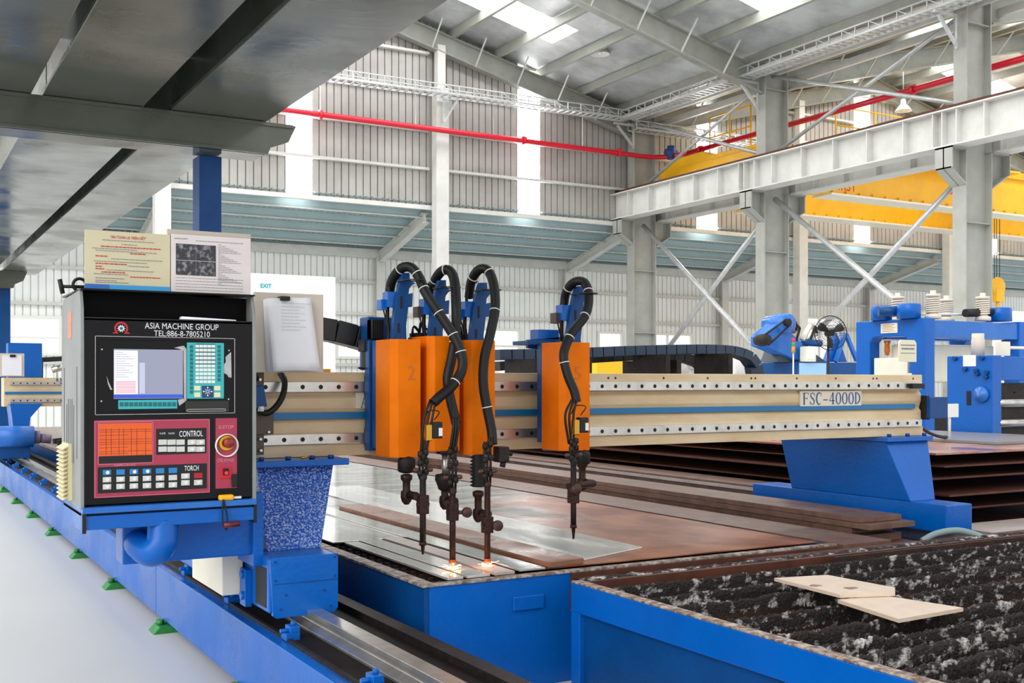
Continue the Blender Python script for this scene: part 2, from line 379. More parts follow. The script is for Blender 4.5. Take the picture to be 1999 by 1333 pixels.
# frames (rafters) and crane columns
def rafter(x0, x1, y, h0, h1, lab):
    """I rafter under the roof, web in the XZ plane"""
    t = thing('roof_rafter', lab, 'rafter', (x0, y, roof_z(x0)-1), 'sloping roof rafters')
    def top(x): return min(roof_z(x), 99)-.26
    q = MB(); q.prism([(x0, top(x0)), (x1, top(x1)), (x1, top(x1)-h1), (x0, top(x0)-h0)], 'y', y-.012, y+.012)
    for za, zb in ((0, -.03), (-h0, -h0+.03)):
        zc, zd = (0, -.03) if za == 0 else (-h1, -h1+.03)
        q.prism([(x0, top(x0)+za), (x1, top(x1)+zc), (x1, top(x1)+zd), (x0, top(x0)+zb)], 'y', y-.13, y+.13)
    q.build('rafter_beam', GREY_ST, t)
    n = max(2, round(abs(x1-x0)/1.37))
    for i in range(1, n):
        x = x0+(x1-x0)*i/n; h = h0+(h1-h0)*i/n
        MB().bar((x, y-.12, top(x)-h+.03), (x, y-.75, top(x)+.1), .05, .02, (1,0,0)).build('fly_brace', WHITE_ST, t)
    return t
for y, nm in [(27.7, 'against the gable wall'), (21.9, 'at the second crane column'), (15.75, 'at the third crane column')]:
    rafter(20.03, 9.2, y, .62, .5, 'long grey roof rafter falling to the right, %s' % nm) if y > 16 else None
    rafter(20.96, 30.8, y, .62, .5, 'grey roof rafter rising over the yellow crane, %s' % nm)
    rafter(41.6, 30.8, y, .62, .5, 'grey roof rafter falling beyond the yellow crane, %s' % nm)
cols = [(27.65, 'corner'), (21.9, 'second'), (15.75, 'third')]
for y, nm in cols:
    desc = {'corner': 'farthest of the crane columns, in the corner by the gable wall', 'second': 'middle crane column, with the red pipe passing behind it',
            'third': 'nearest crane column, behind the blue levelling machine'}[nm]
    t = thing('crane_column', 'tall grey steel H column with bracket head, %s' % desc, 'column', (X_ROW+.5, y, 0), 'crane columns')
    def hcol(xa, xb, z0, z1, fw, name):
        q = MB(); q.box(xa, xa+.03, y-fw, y+fw, z0, z1); q.box(xb-.03, xb, y-fw, y+fw, z0, z1); q.box(xa+.03, xb-.03, y-.012, y+.012, z0, z1)
        z = z0+.8
        while z < z1: q.box(xa+.03, xb-.03, y-fw*.9, y+fw*.9, z, z+.02); z += 1.9
        q.build(name, mat('column_grey_paint', '#a2a39c', .45, 0, .4, '#888980', 2.5), t)
    hcol(20.02, 20.88, 0, 6.16, .17, 'lower_shaft'); hcol(20.05, 20.85, 6.16, 9.55, .17, 'upper_shaft')
    HC = GREY_ST
    for s, xa, xb in ((1, 20.02, 19.52), (-1, 20.88, 21.42)):
        q = MB(); q.prism([(xa, 5.38), (xb, 5.70), (xb, 6.16), (xa, 6.16)], 'y', y-.015, y+.015)
        q.prism([(xb, 5.70), (xb+.03*s, 5.70), (xb+.03*s, 6.16), (xb, 6.16)], 'y', y-.22, y+.22)
        q.prism([(xa, 5.38), (xb, 5.70), (xb, 5.73), (xa, 5.41)], 'y', y-.2, y+.2)
        q.prism([(xa, 6.13), (xb, 6.13), (xb, 6.16), (xa, 6.16)], 'y', y-.22, y+.22)
        q.build('bracket', MATS['column_grey_paint'], t)
# runway beams
def runway(x, lab):
    t = thing('crane_runway_beam', lab, 'beam', (x, 8, 6.165), 'crane runway beams')
    q = MB(); q.box(x-.24, x+.24, 8, 28.2, 6.165, 6.195); q.box(x-.24, x+.24, 8, 28.2, 6.925, 6.955); q.box(x-.014, x+.014, 8, 28.2, 6.195, 6.925)
    q.build('web_and_flanges', WHITE_ST, t)
    y = 8.6
    while y < 28.2:
        MB().box(x-.2, x+.2, y-.012, y+.012, 6.195, 6.925).build('stiffener', WHITE_ST, t); y += 1.03
    for yy in (21.6, 22.2, 15.45, 16.05): MB().box(x-.2, x+.2, yy-.012, yy+.012, 6.195, 6.925).build('stiffener', WHITE_ST, t)
    q = MB(); q.box(x-.035, x+.035, 8, 28.2, 6.955, 7.07); q.box(x-.1, x+.1, 8, 28.2, 6.955, 6.97); q.build('crane_rail', EDGE_R, t)
runway(19.74, 'long pale stiffened crane runway beam on the near side of the crane columns')
runway(21.18, 'pale crane runway beam behind the crane columns, carrying the yellow crane')
# braces
def brace(a, b, lab, r=.07, mt=GALV):
    q = MB(); q.tube([a, b], r, 10); tag(q.build('cross_brace', mt), lab, 'brace', 'column cross braces')
for (ya, yb), nm in [((27.5, 22.05), 'between the corner and middle crane columns'), ((21.75, 15.9), 'between the middle and nearest crane columns')]:
    brace((20.4, ya, 6.0), (20.6, yb, 1.6), 'lower diagonal pipe brace falling towards the right, %s' % nm)
    brace((20.75, yb, 6.0), (20.75, ya, 1.6), 'lower diagonal pipe brace rising towards the right, %s' % nm)
    brace((20.3, ya, 9.2), (20.3, yb, 7.2), 'upper diagonal brace falling towards the right, %s' % nm, .05)
    brace((20.42, yb, 9.2), (20.42, ya, 7.2), 'upper diagonal brace rising towards the right, %s' % nm, .05)
for i, (x, z) in enumerate([(19.72, 9.24), (20.62, 9.4), (21.3, 9.28)]):
    q = MB(); q.box(x-.05, x+.05, 12, 28, z-.09, z+.09)
    tag(q.build('eave_strut', WHITE_ST), 'long pale eave strut over the crane columns, %s of three' % ['left', 'lowest', 'right'][i], 'strut', 'eave struts')
# cable trays
def tray(a, b, side, lab, n):
    a = Vector(a); b = Vector(b); side = Vector(side)
    t = thing('cable_tray', lab, 'cable tray', a, 'ladder cable trays')
    for s in (-1, 1):
        o = side*(s*.22); q = MB(); q.bar(a+o, b+o, .03, .05); q.bar(a+o+Vector((0,0,.22)), b+o+Vector((0,0,.22)), .03, .03)
        for i in range(n):
            p = a.lerp(b, i/n)+o; r = a.lerp(b, (i+1)/n)+o; q.bar(p, p+Vector((0,0,.22)), .025, .025, (1,0,0))
            if i % 2 == 0: q.bar(p+Vector((0,0,.22)), r, .018, .018)
        q.build('side_rail', GALV, t)
    for i in range(2*n):
        p = a.lerp(b, (i+.5)/(2*n)); MB().bar(p-side*.21, p+side*.21, .06, .025).build('rung', GALV, t)
    return t
tray((4.5, 27.15, 9.0), (19.5, 27.15, 9.08), (0,1,0), 'ladder cable tray along the gable wall above the red pipe', 34)
tray((19.5, 27.1, 9.08), (19.5, 12.0, 9.08), (1,0,0), 'ladder cable tray running along the crane columns towards the upper right', 38)
tray((19.8, 27.25, 8.85), (25.0, 27.25, 8.85), (0,1,0), 'short ladder cable tray beyond the corner column above the crane', 12)
for (x, y, dx, dy, nm) in [(13.5, 27.35, 0, -.1, 'on the middle wall column'), (19.95, 27.4, -.6, 0, 'on the corner column'), (19.95, 21.9, -.6, 0, 'on the middle crane column'), (19.95, 15.75, -.6, 0, 'on the nearest crane column')]:
    q = MB(); q.bar((x, y, 8.35), (x+(dx or .35), y+dy, 8.95), .06, .06, (0,1,0)); q.bar((x, y, 9.0), (x+(dx or .35)*1.2, y+dy, 9.0), .06, .05, (0,1,0))
    q.bar((x, y, 8.3), (x, y, 9.02), .06, .03, (0,1,0))
    tag(q.build('tray_bracket', GALV), 'small diagonal cable tray bracket %s' % nm, 'bracket', 'cable tray brackets')
# fire pipe
t = thing('fire_pipe', 'long red fire pipe crossing the gable wall then turning along the crane columns', 'pipe', (8, 27.3, 8.05))
q = MB(); q.tube(spline([(5, 27.25, 8.12), (12, 27.25, 8.1), (19.2, 27.25, 8.07), (20.5, 27.2, 8.07), (21.05, 26.9, 8.1), (21.25, 26.4, 8.12)], 6), .075, 12)
q.build('pipe_run', RED, t); q = MB(); q.tube([(21.25, 26.5, 8.12), (21.25, 9, 8.12)], .075, 12); q.build('pipe_run', RED, t)
for p in [(9.9, 27.25), (16.0, 27.25), (19.3, 27.25)]: MB().cyl((p[0]-.04, p[1], 8.1), (p[0]+.04, p[1], 8.1), .12).build('coupling', RED, t)
for y in (25.8, 23.2, 18.0): MB().cyl((21.25, y-.05, 8.12), (21.25, y+.05, 8.12), .12).build('coupling', RED, t)
q = MB(); q.cyl((21.0, 26.9, 8.0), (21.0, 26.9, 8.4), .12); q.cyl((20.8, 26.9, 8.2), (21.2, 26.9, 8.2), .1); q.build('valve', mat('blue_valve', '#25407a', .4), t)
for x in (9.9, 12.6, 15.0, 18.0): MB().bar((x, 27.25, 8.15), (x, 27.25, 9.0), .02, .02).build('hanger', GALV, t)
# lamps
def lamp(p, zt, lab):
    t = thing('high_bay_lamp', lab, 'lamp', p, 'hanging high bay lamps')
    MB().lathe([(.02, .28), (.07, .27), (.09, .1), (.16, .04), (.26, -.1), (.27, -.12), (.25, -.12), (.13, .0)], p, n=24).build('lamp_shade', WHITE_ST, t)
    MB().cyl((p[0], p[1], p[2]+.26), (p[0], p[1], zt), .012, n=6).build('hanging_rod', GALV, t)
    MB().lathe([(.03, .0), (.06, -.04), (.06, -.09), (.02, -.12)], p, n=12).build('bulb', WH, t)
p = P(1172, 98, y=25); lamp(tuple(p), roof_z(p.x)-.05, 'white bell shaped high bay lamp hanging over the torches, left lamp')
p = P(1764, 210, y=25); lamp(tuple(p), roof_z(p.x)-.05, 'white bell shaped high bay lamp hanging above the yellow crane')
# ------------------------------------------------------------------ overhead crane
t = thing('overhead_crane', 'yellow double girder overhead crane marked 30T under the roof at right', 'crane', (21.8, 24, 7.0))
for y in (22.3, 25.6):
    q = MB(); q.prism([(21.45, 7.55), (41, 7.55), (41, 6.45), (22.3, 6.45), (21.45, 6.95)], 'y', y, y+.5)
    q.box(21.45, 41, y-.1, y+.6, 7.55, 7.59); g = q.build('girder', YEL, t)
    MB().box(22.9, 41, y-.12, y+.62, 6.40, 6.45).build('bottom_flange', CREAM_L, g)
    n = 34; q = MB()
    for i in range(n): q.box(23+i*.53, 23.03+i*.53, y-.07, y, 6.46, 6.54)
    q.build('flange_stiffeners', YEL, g)
q = MB(); q.box(20.93, 21.43, 22.2, 27.4, 7.075, 7.65); q.build('end_carriage', YEL, t, .02)
q = MB(); q.prism([(22.3, 7.65), (27.3, 7.65), (26.6, 7.95), (25.4, 7.97), (25.0, 7.8), (22.3, 7.75)], 'x', 20.97, 21.4)
q.build('end_carriage_cover', YEL, t, .02)
MB().box(22.3, 30, 21.4, 22.2, 7.5, 7.56).build('walkway', YEL, t)
q = MB()
for x in [22.3, 23.8, 25.3, 26.8, 28.3]: q.cyl((x, 21.45, 7.56), (x, 21.45, 8.6), .022, n=6)
for z in (8.1, 8.6): q.tube([(22.3, 21.45, z), (28.3, 21.45, z)], .022, 6)
q.build('railing', YEL, t)
q = MB()
for y in [24.0, 24.9, 25.8]: q.cyl((21.6, y, 7.55), (21.6, y, 9.1), .025, n=6)
for z in (8.5, 9.1): q.tube([(21.6, 24.0, z), (21.6, 25.8, z)], .025, 6)
q.build('railing', YEL, t)
q = MB(); q.cyl((33.2, 22.6, 7.95), (35.2, 22.6, 7.95), .28); q.box(33, 35.4, 22.3, 22.9, 7.6, 7.72); q.build('hoist_motor', mat('motor_blue_grey', '#3c5c78', .4), t)
for xq in (32.0, 33.6, 35.6): MB().cyl((xq, 22.0, 7.59), (xq, 22.0, 8.6), .025, n=6).build('railing_post', YEL, t)
a = P(1853, 378, y=22.3); b = P(1873, 364, y=22.3)
text_mesh('30T', a.x, P(1886, 370, y=22.3).x, a.z-.02, b.z+.02, 22.3).build('lettering', RED_INK, t)
a = P(1629, 370, y=22.3); b = P(1672, 353, y=22.3)
text_mesh('HRST', a.x, b.x, a.z, b.z, 22.3).build('lettering', RED_INK, t)
p = P(1948, 545, y=23.8)
t = thing('hook_block', 'yellow crane hook block hanging on steel ropes at the right edge', 'hook', tuple(p), )
q = MB(); q.lathe([(.08, -.1), (.3, -.08), (.33, 0), (.3, .08), (.08, .1)], (p.x, p.y, p.z-.25), axis='y', n=20); q.box(p.x-.2, p.x+.2, p.y-.12, p.y+.12, p.z-.75, p.z-.3); q.build('sheave_housing', YEL, t, .02)
q = MB(); q.tube(spline([(p.x, p.y, p.z-.75), (p.x, p.y, p.z-.95), (p.x+.17, p.y, p.z-1.08), (p.x+.1, p.y, p.z-1.28), (p.x-.1, p.y, p.z-1.26), (p.x-.17, p.y, p.z-1.1)], 6), [.06]*20+[.07]*6+[.03]*5, 10); q.build('hook', YEL, t)
for dx in (-.16, -.05, .1): MB().cyl((p.x+dx, p.y, p.z-.2), (p.x+dx, p.y, 7.6), .012, n=6).build('rope', IRON, t)
MB().box(31.6, 33.3, 22.85, 25.55, 7.595, 7.95).build('trolley', YEL, [o for o in COL.objects if o.name == 'overhead_crane'][0], .02)
# ------------------------------------------------------------------ grey girders overhead on the left, blue posts
ZG = 3.13
def girder(x0, x1, y0, y1, lab, grp='stored grey girders'):
    ex = .19 if 1.6 < x1 < 1.62 else (.065 if x1 < .9 else (.115 if 1.7 < x1 < 1.8 else 0))  # widened top flange, added to keep light out of the gaps between girders
    t = thing('steel_girder', lab, 'girder', (x0, y0, ZG), grp)
    q = MB(); q.box(x0, x1, y0, y1, ZG, ZG+.03); q.build('bottom_flange', GIRDER, t, .004)
    q = MB(); c = (x0+x1)/2; q.box(x0+.07, x0+.1, y0, y1, ZG+.03, ZG+.5); q.box(x1-.1, x1-.07, y0, y1, ZG+.03, ZG+.5); q.build('web', GIRDER, t)
    q = MB(); q.box(x0, x1+ex, y0, y1, ZG+.5, ZG+.53); q.build('top_flange', GIRDER, t, .004)
girder(1.80, 2.49, 1.2, 8.35, 'wide grey-green steel girder overhead, rightmost one in front of the cross beam')
girder(.955, 1.605, 1.2, 8.35, 'wide grey-green steel girder overhead, middle one in front of the cross beam')
girder(.12, .885, 5.1, 8.35, 'grey-green steel girder overhead, leftmost one with its end seam by the cross beam')
girder(.12, .885, 1.0, 5.08, 'grey-green steel girder overhead, in the top left corner of the view')
girder(1.86, 2.46, 8.4, 21.6, 'grey-green steel girder overhead, rightmost one beyond the cross beam')
girder(.955, 1.74, 8.4, 21.6, 'grey-green steel girder overhead, left one beyond the cross beam')
MB_ = MB(); MB_.box(.1, 1.0, 8.4, 21.6, ZG+.5, ZG+.53)
def support(y, x1, hh, lab):
    t = thing('cross_beam', lab, 'beam', (0, y, ZG-hh), 'cross beams under the girders')
    q = MB(); xe = x1
    q.prism([(-1.2, ZG-.005), (xe, ZG-.005), (xe-.06, ZG-hh*.55), (xe-.2, ZG-hh*.78), (xe-.22, ZG-hh), (-1.2, ZG-hh)], 'y', y, y+.02)
    q.box(-1.2, xe-.03, y-.02, y+.3, ZG-.03, ZG-.005); q.box(-1.2, xe-.24, y-.02, y+.3, ZG-hh, ZG-hh+.02); q.build('channel', GIRDER, t)
support(8.0, 2.72, .24, 'grey steel cross beam with a torn right end under the overhead girders')
support(20.9, 2.25, .3, 'far grey cross beam end sticking out above the left windows')
# blue posts
p = P(415, 400, y=8.15)
def post(x, y, w, zt, lab):
    tag(MB().box(x-w/2, x+w/2, y-w*.6, y+w*.6, 0, zt).build('blue_post', BLUE_D, bevel=.006), lab, 'post', 'blue support posts')
post(p.x, 8.3, .165, ZG-.25, 'square blue post holding the torn end of the grey cross beam')
p = P(6, 640, y=21.3); post(p.x, 21.3, .22, ZG-.3, 'square blue post at the left edge beside the window')
t = P(305, 400, y=27)
# ================================================================== the cutting machine
YB, YB2 = 4.40, 4.74
ZB0, ZB1 = .90, 1.25
XL, XR = 1.26, 5.27
HOLE = BLACK_M
def lin_guide(x0, x1, zc, y, parent, hole_step=.0785, hh=.045, start=.04, stuff=None):
    g = MB().box(x0, x1, y-.022, y, zc-hh/2, zc+hh/2).build('guide_rail', SILVER, parent, .003)
    q = MB(); x = x0+start
    while x < x1-.01:
        q.cyl((x, y-.0228, zc), (x, y-.0215, zc), .0095, n=12); x += hole_step
    q.build('bolt_holes', HOLE, g)
    return g
gan = thing('gantry_beam', 'long cream gantry beam with blue stripe and drilled guide rails, lettered FSC-4000D', 'beam', (XL, YB, ZB0))
m = MB(); m.prism([(YB, ZB0), (YB2, ZB0), (YB2, ZB1), (YB, ZB1), (YB, ZB1-.075), (YB+.02, ZB1-.085), (YB+.02, ZB1-.095), (YB+.008, ZB1-.11), (YB+.008, ZB0+.2), (YB+.02, ZB0+.165), (YB+.02, ZB0+.155), (YB+.008, ZB0+.14), (YB+.008, ZB0+.1), (YB, ZB0+.09)], 'x', XL, XR)
m.build('box_beam', CREAM, gan, .003)
lin_guide(XL+.06, XR-.02, 1.188, YB+.006, gan); lin_guide(XL+.06, XR-.02, .972, YB+.006, gan)
MB().box(XL+.05, XR-.06, YB+.0, YB+.01, 1.055, 1.082).build('stripe', mat('stripe_teal_blue', '#0a6ea6', .4), gan)
MB().box(XL, XR, YB-.004, YB+.004, ZB0, ZB0+.05).build('lower_strip', CREAM, gan)
a = P(1563, 790, y=YB); b = P(1682, 764, y=YB)
MB().box(a.x, b.x, YB-.0005, YB+.009, P(1622, 792, y=YB).z, P(1622, 763, y=YB).z).build('letter_plate', mat('pale_letter_plate', '#e2d6bd', .5), gan)
def serif_text(s, x0, x1, z0, z1, y):
    """narrow serif capitals from strokes (unit cell 0..1)"""
    G = {'F': [((.2,0),(.2,1),.16),((.2,.97),(.95,.97),.05),((.2,.52),(.75,.52),.05),((.02,.02),(.42,.02),.04),((.95,.8),(.95,.99),.06),((.75,.42),(.75,.62),.05),((.02,.98),(.3,.98),.04)],
         'S': 'S', 'C': 'C', '0': '0', 'D': 'D',
         '-': [((.1,.38),(.9,.38),.09)],
         '4': [((.68,0),(.68,1),.15),((.02,.3),(.98,.3),.07),((.04,.3),(.66,.98),.06),((.45,.02),(.92,.02),.04)],
         'A': [((.08,.02),(.48,1),.06),((.48,1),(.86,.02),.15),((.22,.36),(.72,.36),.05),((0,.02),(.26,.02),.04),((.68,.02),(1,.02),.04)],
         'M': [((.14,0),(.14,1),.05),((.14,1),(.5,.1),.13),((.5,.1),(.84,1),.05),((.84,0),(.84,1),.14),((0,.02),(.28,.02),.04),((.7,.02),(1,.02),.04)]}
    q = MB(); n = len(s); cw = (x1-x0)/n; h = z1-z0
    def stroke(i, pts, wds):
        L = []; R = []
        for k in range(len(pts)):
            a = pts[max(0, k-1)]; b = pts[min(len(pts)-1, k+1)]; dx, dz = (b[0]-a[0])*cw, (b[1]-a[1])*h; l = math.hypot(dx, dz) or 1
            nx, nz = -dz/l, dx/l; wk = wds[k]*h*.5 if isinstance(wds, list) else wds*h*.5
            cx = x0+cw*(i+.06+.86*pts[k][0]); cz = z0+h*pts[k][1]
            L.append((cx+nx*wk, y-.0008, cz+nz*wk)); R.append((cx-nx*wk, y-.0008, cz-nz*wk))
        q.add(L+R, [(k, k+1, len(pts)+k+1, len(pts)+k) for k in range(len(pts)-1)])
    for i, c in enumerate(s):
        g = G.get(c)
        if g is None: continue
        if isinstance(g, list):
            for a, b, wd in g: stroke(i, [a, b], wd)
        elif g in '0':
            N = 20; pts = [(.5+.4*math.sin(2*math.pi*k/N), .5+.49*math.cos(2*math.pi*k/N)) for k in range(N+1)]
            stroke(i, pts, [.05+.1*abs(math.sin(2*math.pi*k/N)) for k in range(N+1)])
        elif g == 'C':
            N = 20; pts = [(.52+.45*math.cos(math.radians(50+260*k/N)), .5+.49*math.sin(math.radians(50+260*k/N))) for k in range(N+1)]
            stroke(i, pts, [.04+.12*max(0, math.sin(math.pi*k/N)) for k in range(N+1)]); stroke(i, [(.86,.7),(.86,.98)], .05)
        elif g == 'D':
            stroke(i, [(.2,0),(.2,1)], .15); N = 16
            pts = [(.2+.75*math.cos(math.radians(-90+180*k/N)), .5+.48*math.sin(math.radians(-90+180*k/N))) for k in range(N+1)]
            stroke(i, pts, [.04+.11*math.sin(math.pi*k/N) for k in range(N+1)]); stroke(i, [(0,.02),(.3,.02)], .04); stroke(i, [(0,.98),(.3,.98)], .04)
        elif g == 'S':
            pts = [(.82,.78),(.7,.94),(.45,.98),(.22,.88),(.2,.7),(.4,.56),(.65,.44),(.82,.28),(.75,.08),(.48,.02),(.22,.08),(.12,.24)]
            stroke(i, pts, [.04,.05,.06,.1,.13,.14,.14,.13,.1,.06,.05,.04])
            stroke(i, [(.86,.72),(.86,.98)], .04); stroke(i, [(.1,.02),(.1,.3)], .04)
    return q
serif_text('FSC-4000D', P(1567, 778, y=YB).x, P(1680, 778, y=YB).x, P(1622, 789, y=YB).z, P(1622, 766, y=YB).z, YB-.001).build('lettering', BLUE_INK, gan)
MB().box(P(695, 790, y=YB).x, P(722, 790, y=YB).x, YB-.0004, YB+.009, P(705, 797, y=YB).z, P(705, 766, y=YB).z).build('letter_plate', mat('pale_letter_plate', '#e2d6bd'), gan)
serif_text('A', P(703, 790, y=YB).x, P(723, 790, y=YB).x, P(710, 796, y=YB).z, P(710, 771, y=YB).z, YB-.001).build('lettering', BLUE_INK, gan)
q = MB()
for u in [780, 1188, 1202, 1296, 1382, 1467, 1475, 1556, 1632, 1705, 1712, 1783]:
    p = P(u, 736, y=YB); q.cyl((p.x, YB-.0008, 1.228), (p.x, YB+.001, 1.228), .006, n=8)
q.build('screw_holes', HOLE, gan)
MB().box(XR-.13, XR-.03, YB-.045, YB-.018, 1.17, 1.2).build('end_stop', BLACK_M, gan, .003)
# bracket, hose and blue connector at the left end of the beam
bra = MB(); bra.box(P(488, 800, y=4.36).x, P(516, 800, y=4.36).x, 4.36, 4.375, P(500, 888, y=4.36).z, P(500, 722, y=4.36).z)
bra.box(P(488, 800, y=4.35).x, P(534, 800, y=4.35).x, 4.345, 4.36, P(510, 848, y=4.35).z, P(510, 802, y=4.35).z)
t = thing('mounting_bracket', 'dark steel mounting bracket with bolts on the left end of the cream beam', 'bracket', (1.3, 4.36, .95))
bra.build('bracket_plate', mat('bronzed_steel', '#54483f', .45, .4, .4), t, .002)
for u, v in [(507, 741), (508, 857), (509, 879), (524, 843)]:
    p = P(u, v, y=4.35); MB().cyl((p.x, 4.337, p.z), (p.x, 4.36, p.z), .0055, n=8).build('bolt', SILVER, t)
q = MB(); q.tube(spline([P(u, v, y=yy) for u, v, yy in [(548, 728, 4.38), (556, 745, 4.34), (553, 770, 4.31), (540, 793, 4.31), (522, 806, 4.31), (504, 800, 4.32), (494, 780, 4.33), (492, 755, 4.34), (500, 733, 4.36)]], 6), .0125, 10)
tag(q.build('looped_hose', RUBBER), 'black corrugated hose looped beside the console below the paper clipboard', 'hose')
p = P(503, 778, y=4.29)
t = thing('cable_connector', 'small blue cable connector on the looped black hose', 'connector', (p.x, 4.29, p.z-.03))
MB().bar((p.x-.006, 4.29, p.z+.05), (p.x+.008, 4.29, p.z-.035), .05, .05, (0,1,0)).build('connector_body', BLUE_D, t, .004)
MB().cyl((p.x+.008, 4.27, p.z-.05), (p.x+.008, 4.27, p.z-.03), .012).build('gland', WH, t)
# end leg on the right
leg = thing('gantry_end_leg', 'blue right end leg of the gantry with a long foot box', 'machine leg', (5.05, 4.7, .398))
m = MB(); m.box(4.95, 5.16, 3.976, 5.485, .398, .548); m.build('foot_box', BLUE, leg, .006)
v = [(4.95,4.21,.548),(5.15,4.21,.548),(5.15,5.13,.548),(4.95,5.13,.548),(4.92,4.36,.872),(5.27,4.36,.872),(5.27,5.2,.872),(4.92,5.2,.872)]
FB = [(0,3,2,1),(4,5,6,7),(0,1,5,4),(1,2,6,5),(2,3,7,6),(3,0,4,7)]
MB().add(v, FB).build('tapered_column', BLUE, leg, .004)
MB().box(4.90, 5.28, 4.33, 5.22, .872, .898).build('top_flange', BLUE, leg, .003)
for x in (4.95, 5.1, 5.24): MB().cyl((x, 4.36, .898), (x, 4.36, .915), .013, n=6).build('bolt', BLUE_D, leg)
for x, z in ((4.949, .43), (4.949, .52)): pass
# left leg with its drive box
leg = thing('gantry_drive_leg', 'blue left drive leg with a rough glossy tapered column and box carriage on the rail', 'machine leg', (1.35, 4.5, .355))
m = MB(); v = [(1.272,4.08,.57),(1.486,4.08,.57),(1.486,5.1,.57),(1.272,5.1,.57),(1.30,4.30,.872),(1.62,4.30,.872),(1.62,5.2,.872),(1.30,5.2,.872)]
SPK = mat('blue_with_glare_specks', '#1458c0', .2, 0, .9, '#b9cdf2', 130, 1.0, 160, rvar=.08, thr=(.5,.58))  # glare off the rough column painted in as pale specks
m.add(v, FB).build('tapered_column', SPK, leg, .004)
MB().box(1.272, 1.665, 4.24, 5.22, .872, .898).build('top_flange', BLUE, leg, .003)
for x in (1.31, 1.42, 1.52, 1.60): MB().cyl((x, 4.28, .898), (x, 4.28, .912), .012, n=6).build('bolt', BLUE_D, leg)
m = MB(); yb = 3.9
m.box(1.226, 1.485, yb+.01, 5.4, .37, .57); m.build('carriage_box', BLUE, leg, .006)
m = MB(); m.prism([(1.226, .565), (1.24, .572), (1.475, .572), (1.485, .56), (1.485, .372), (1.47, .355), (1.25, .352), (1.236, .362)], 'y', yb-.006, yb+.012)
cp = m.build('cover_plate', BLUE, leg, .002)
q = MB(); q.box(1.238, 1.483, yb-.0072, yb-.0058, .4755, .4785); q.build('seam', BLUE_D, cp)
q = MB()
for x, z in [(1.245,.558),(1.472,.56),(1.245,.49),(1.472,.49),(1.265,.385),(1.455,.38),(1.285,.435),(1.43,.44)]: q.cyl((x, yb-.009, z), (x, yb-.005, z), .0045, n=8)
q.build('screws', BLUE_D, cp)
MB().box(1.2245, 1.2275, yb+.04, yb+.17, .385, .53).build('side_opening', BLACK_M, leg)
q = MB(); q.box(1.20, 1.226, 4.12, 4.19, .36, .50); q.cyl((1.19, 4.15, .48), (1.226, 4.15, .48), .018, n=6); q.cyl((1.19, 4.15, .4), (1.226, 4.15, .4), .018, n=6); q.build('adjuster_block', BLUE, leg, .002)
a = P(240, 1060, y=4.03)
MB().box(a.x, 1.23, 4.03, 4.16, P(240, 1103, y=4.03).z, P(240, 1025, y=4.03).z).build('console_arm', BLUE, leg, .005)
MB().box(1.195, 1.235, 4.0, 4.25, .53, .80).build('arm_joint', BLUE, leg, .004)
q = MB(); q.tube(spline([P(u, v, y=yy) for u, v, yy in [(270, 1060, 4.04), (279, 1068, 3.98), (297, 1077, 3.93), (314, 1064, 3.91), (318, 1042, 3.92), (318, 1019, 3.93)]], 8), .052, 24)
q.build('elbow_tube', BLUE, leg)
tag(MB().box(1.134, 1.216, 4.2, 4.66, .395, .56).build('white_cover_box', CREAM_L, bevel=.004), 'small off-white cover box over the rail beneath the console arm', 'cover')
# track with rail, clamps and green feet
YT0, YT1 = 1.6, 21.0
trk = thing('machine_track', 'long blue track beam with a bright machined rail on green feet', 'track', (1.4, YT0, 0))
yj = P(305, 1109, x=1.197).y
for (a, b, mt) in ((YT0, yj-.003, BLUE), (yj+.003, YT1, BLUE)):
    m = MB(); m.prism([(1.197, .058), (1.66, .058), (1.66, .30), (1.197, .30)], 'y', a, b); m.build('track_beam', mt, trk, .004)
m = MB(); m.prism([(1.24, .30), (1.255, .30), (1.255, .312), (1.24, .312)], 'y', YT0, YT1)
m.build('bed_strip', IRON, trk)
m = MB(); m.prism([(1.262, .3005), (1.62, .3005), (1.62, .3035), (1.262, .3035)], 'y', YT0, YT1); m.build('greasy_bed', mat('greasy_black_steel', '#120e0d', .7, 0, .4, '#2e2320', 6, spec=.2), trk)
m = MB(); m.prism([(1.35, .3035), (1.44, .3035), (1.44, .315), (1.41, .33), (1.41, .345), (1.425, .352), (1.425, .372), (1.365, .372), (1.365, .352), (1.38, .345), (1.38, .33), (1.35, .315)], 'y', YT0, YT1)
m.build('rail', SILVER, trk, .002)
m = MB(); m.prism([(1.60, .3035), (1.66, .3035), (1.66, .33), (1.60, .33)], 'y', YT0, YT1); m.build('rack_strip', IRON, trk)
cy = 2.28
while cy < 20:
    q = MB(); q.box(1.235, 1.285, cy-.03, cy+.03, .3035, .33); q.box(1.25, 1.285, cy-.03, cy+.03, .33, .352); q.cyl((1.222, cy, .335), (1.262, cy, .335), .009, n=6); q.cyl((1.27, cy, .352), (1.27, cy, .366), .01, n=6)
    q.build('rail_clamp', BLUE, trk, .002); cy += .745
fy = 1.6
while fy < 20.5:
    q = MB(); q.prism([(1.14, 0), (1.72, 0), (1.69, .034), (1.17, .034)], 'y', fy-.06, fy+.06); ft = q.build('foot', GREEN, trk, .003)
    MB().cyl((1.185, fy, .034), (1.185, fy, .058), .02, n=6).build('levelling_bolt', GREEN, ft)
    MB().cyl((1.4, fy, .034), (1.4, fy, .058), .03, n=8).build('levelling_bolt', GREEN, ft)
    fy += 1.3
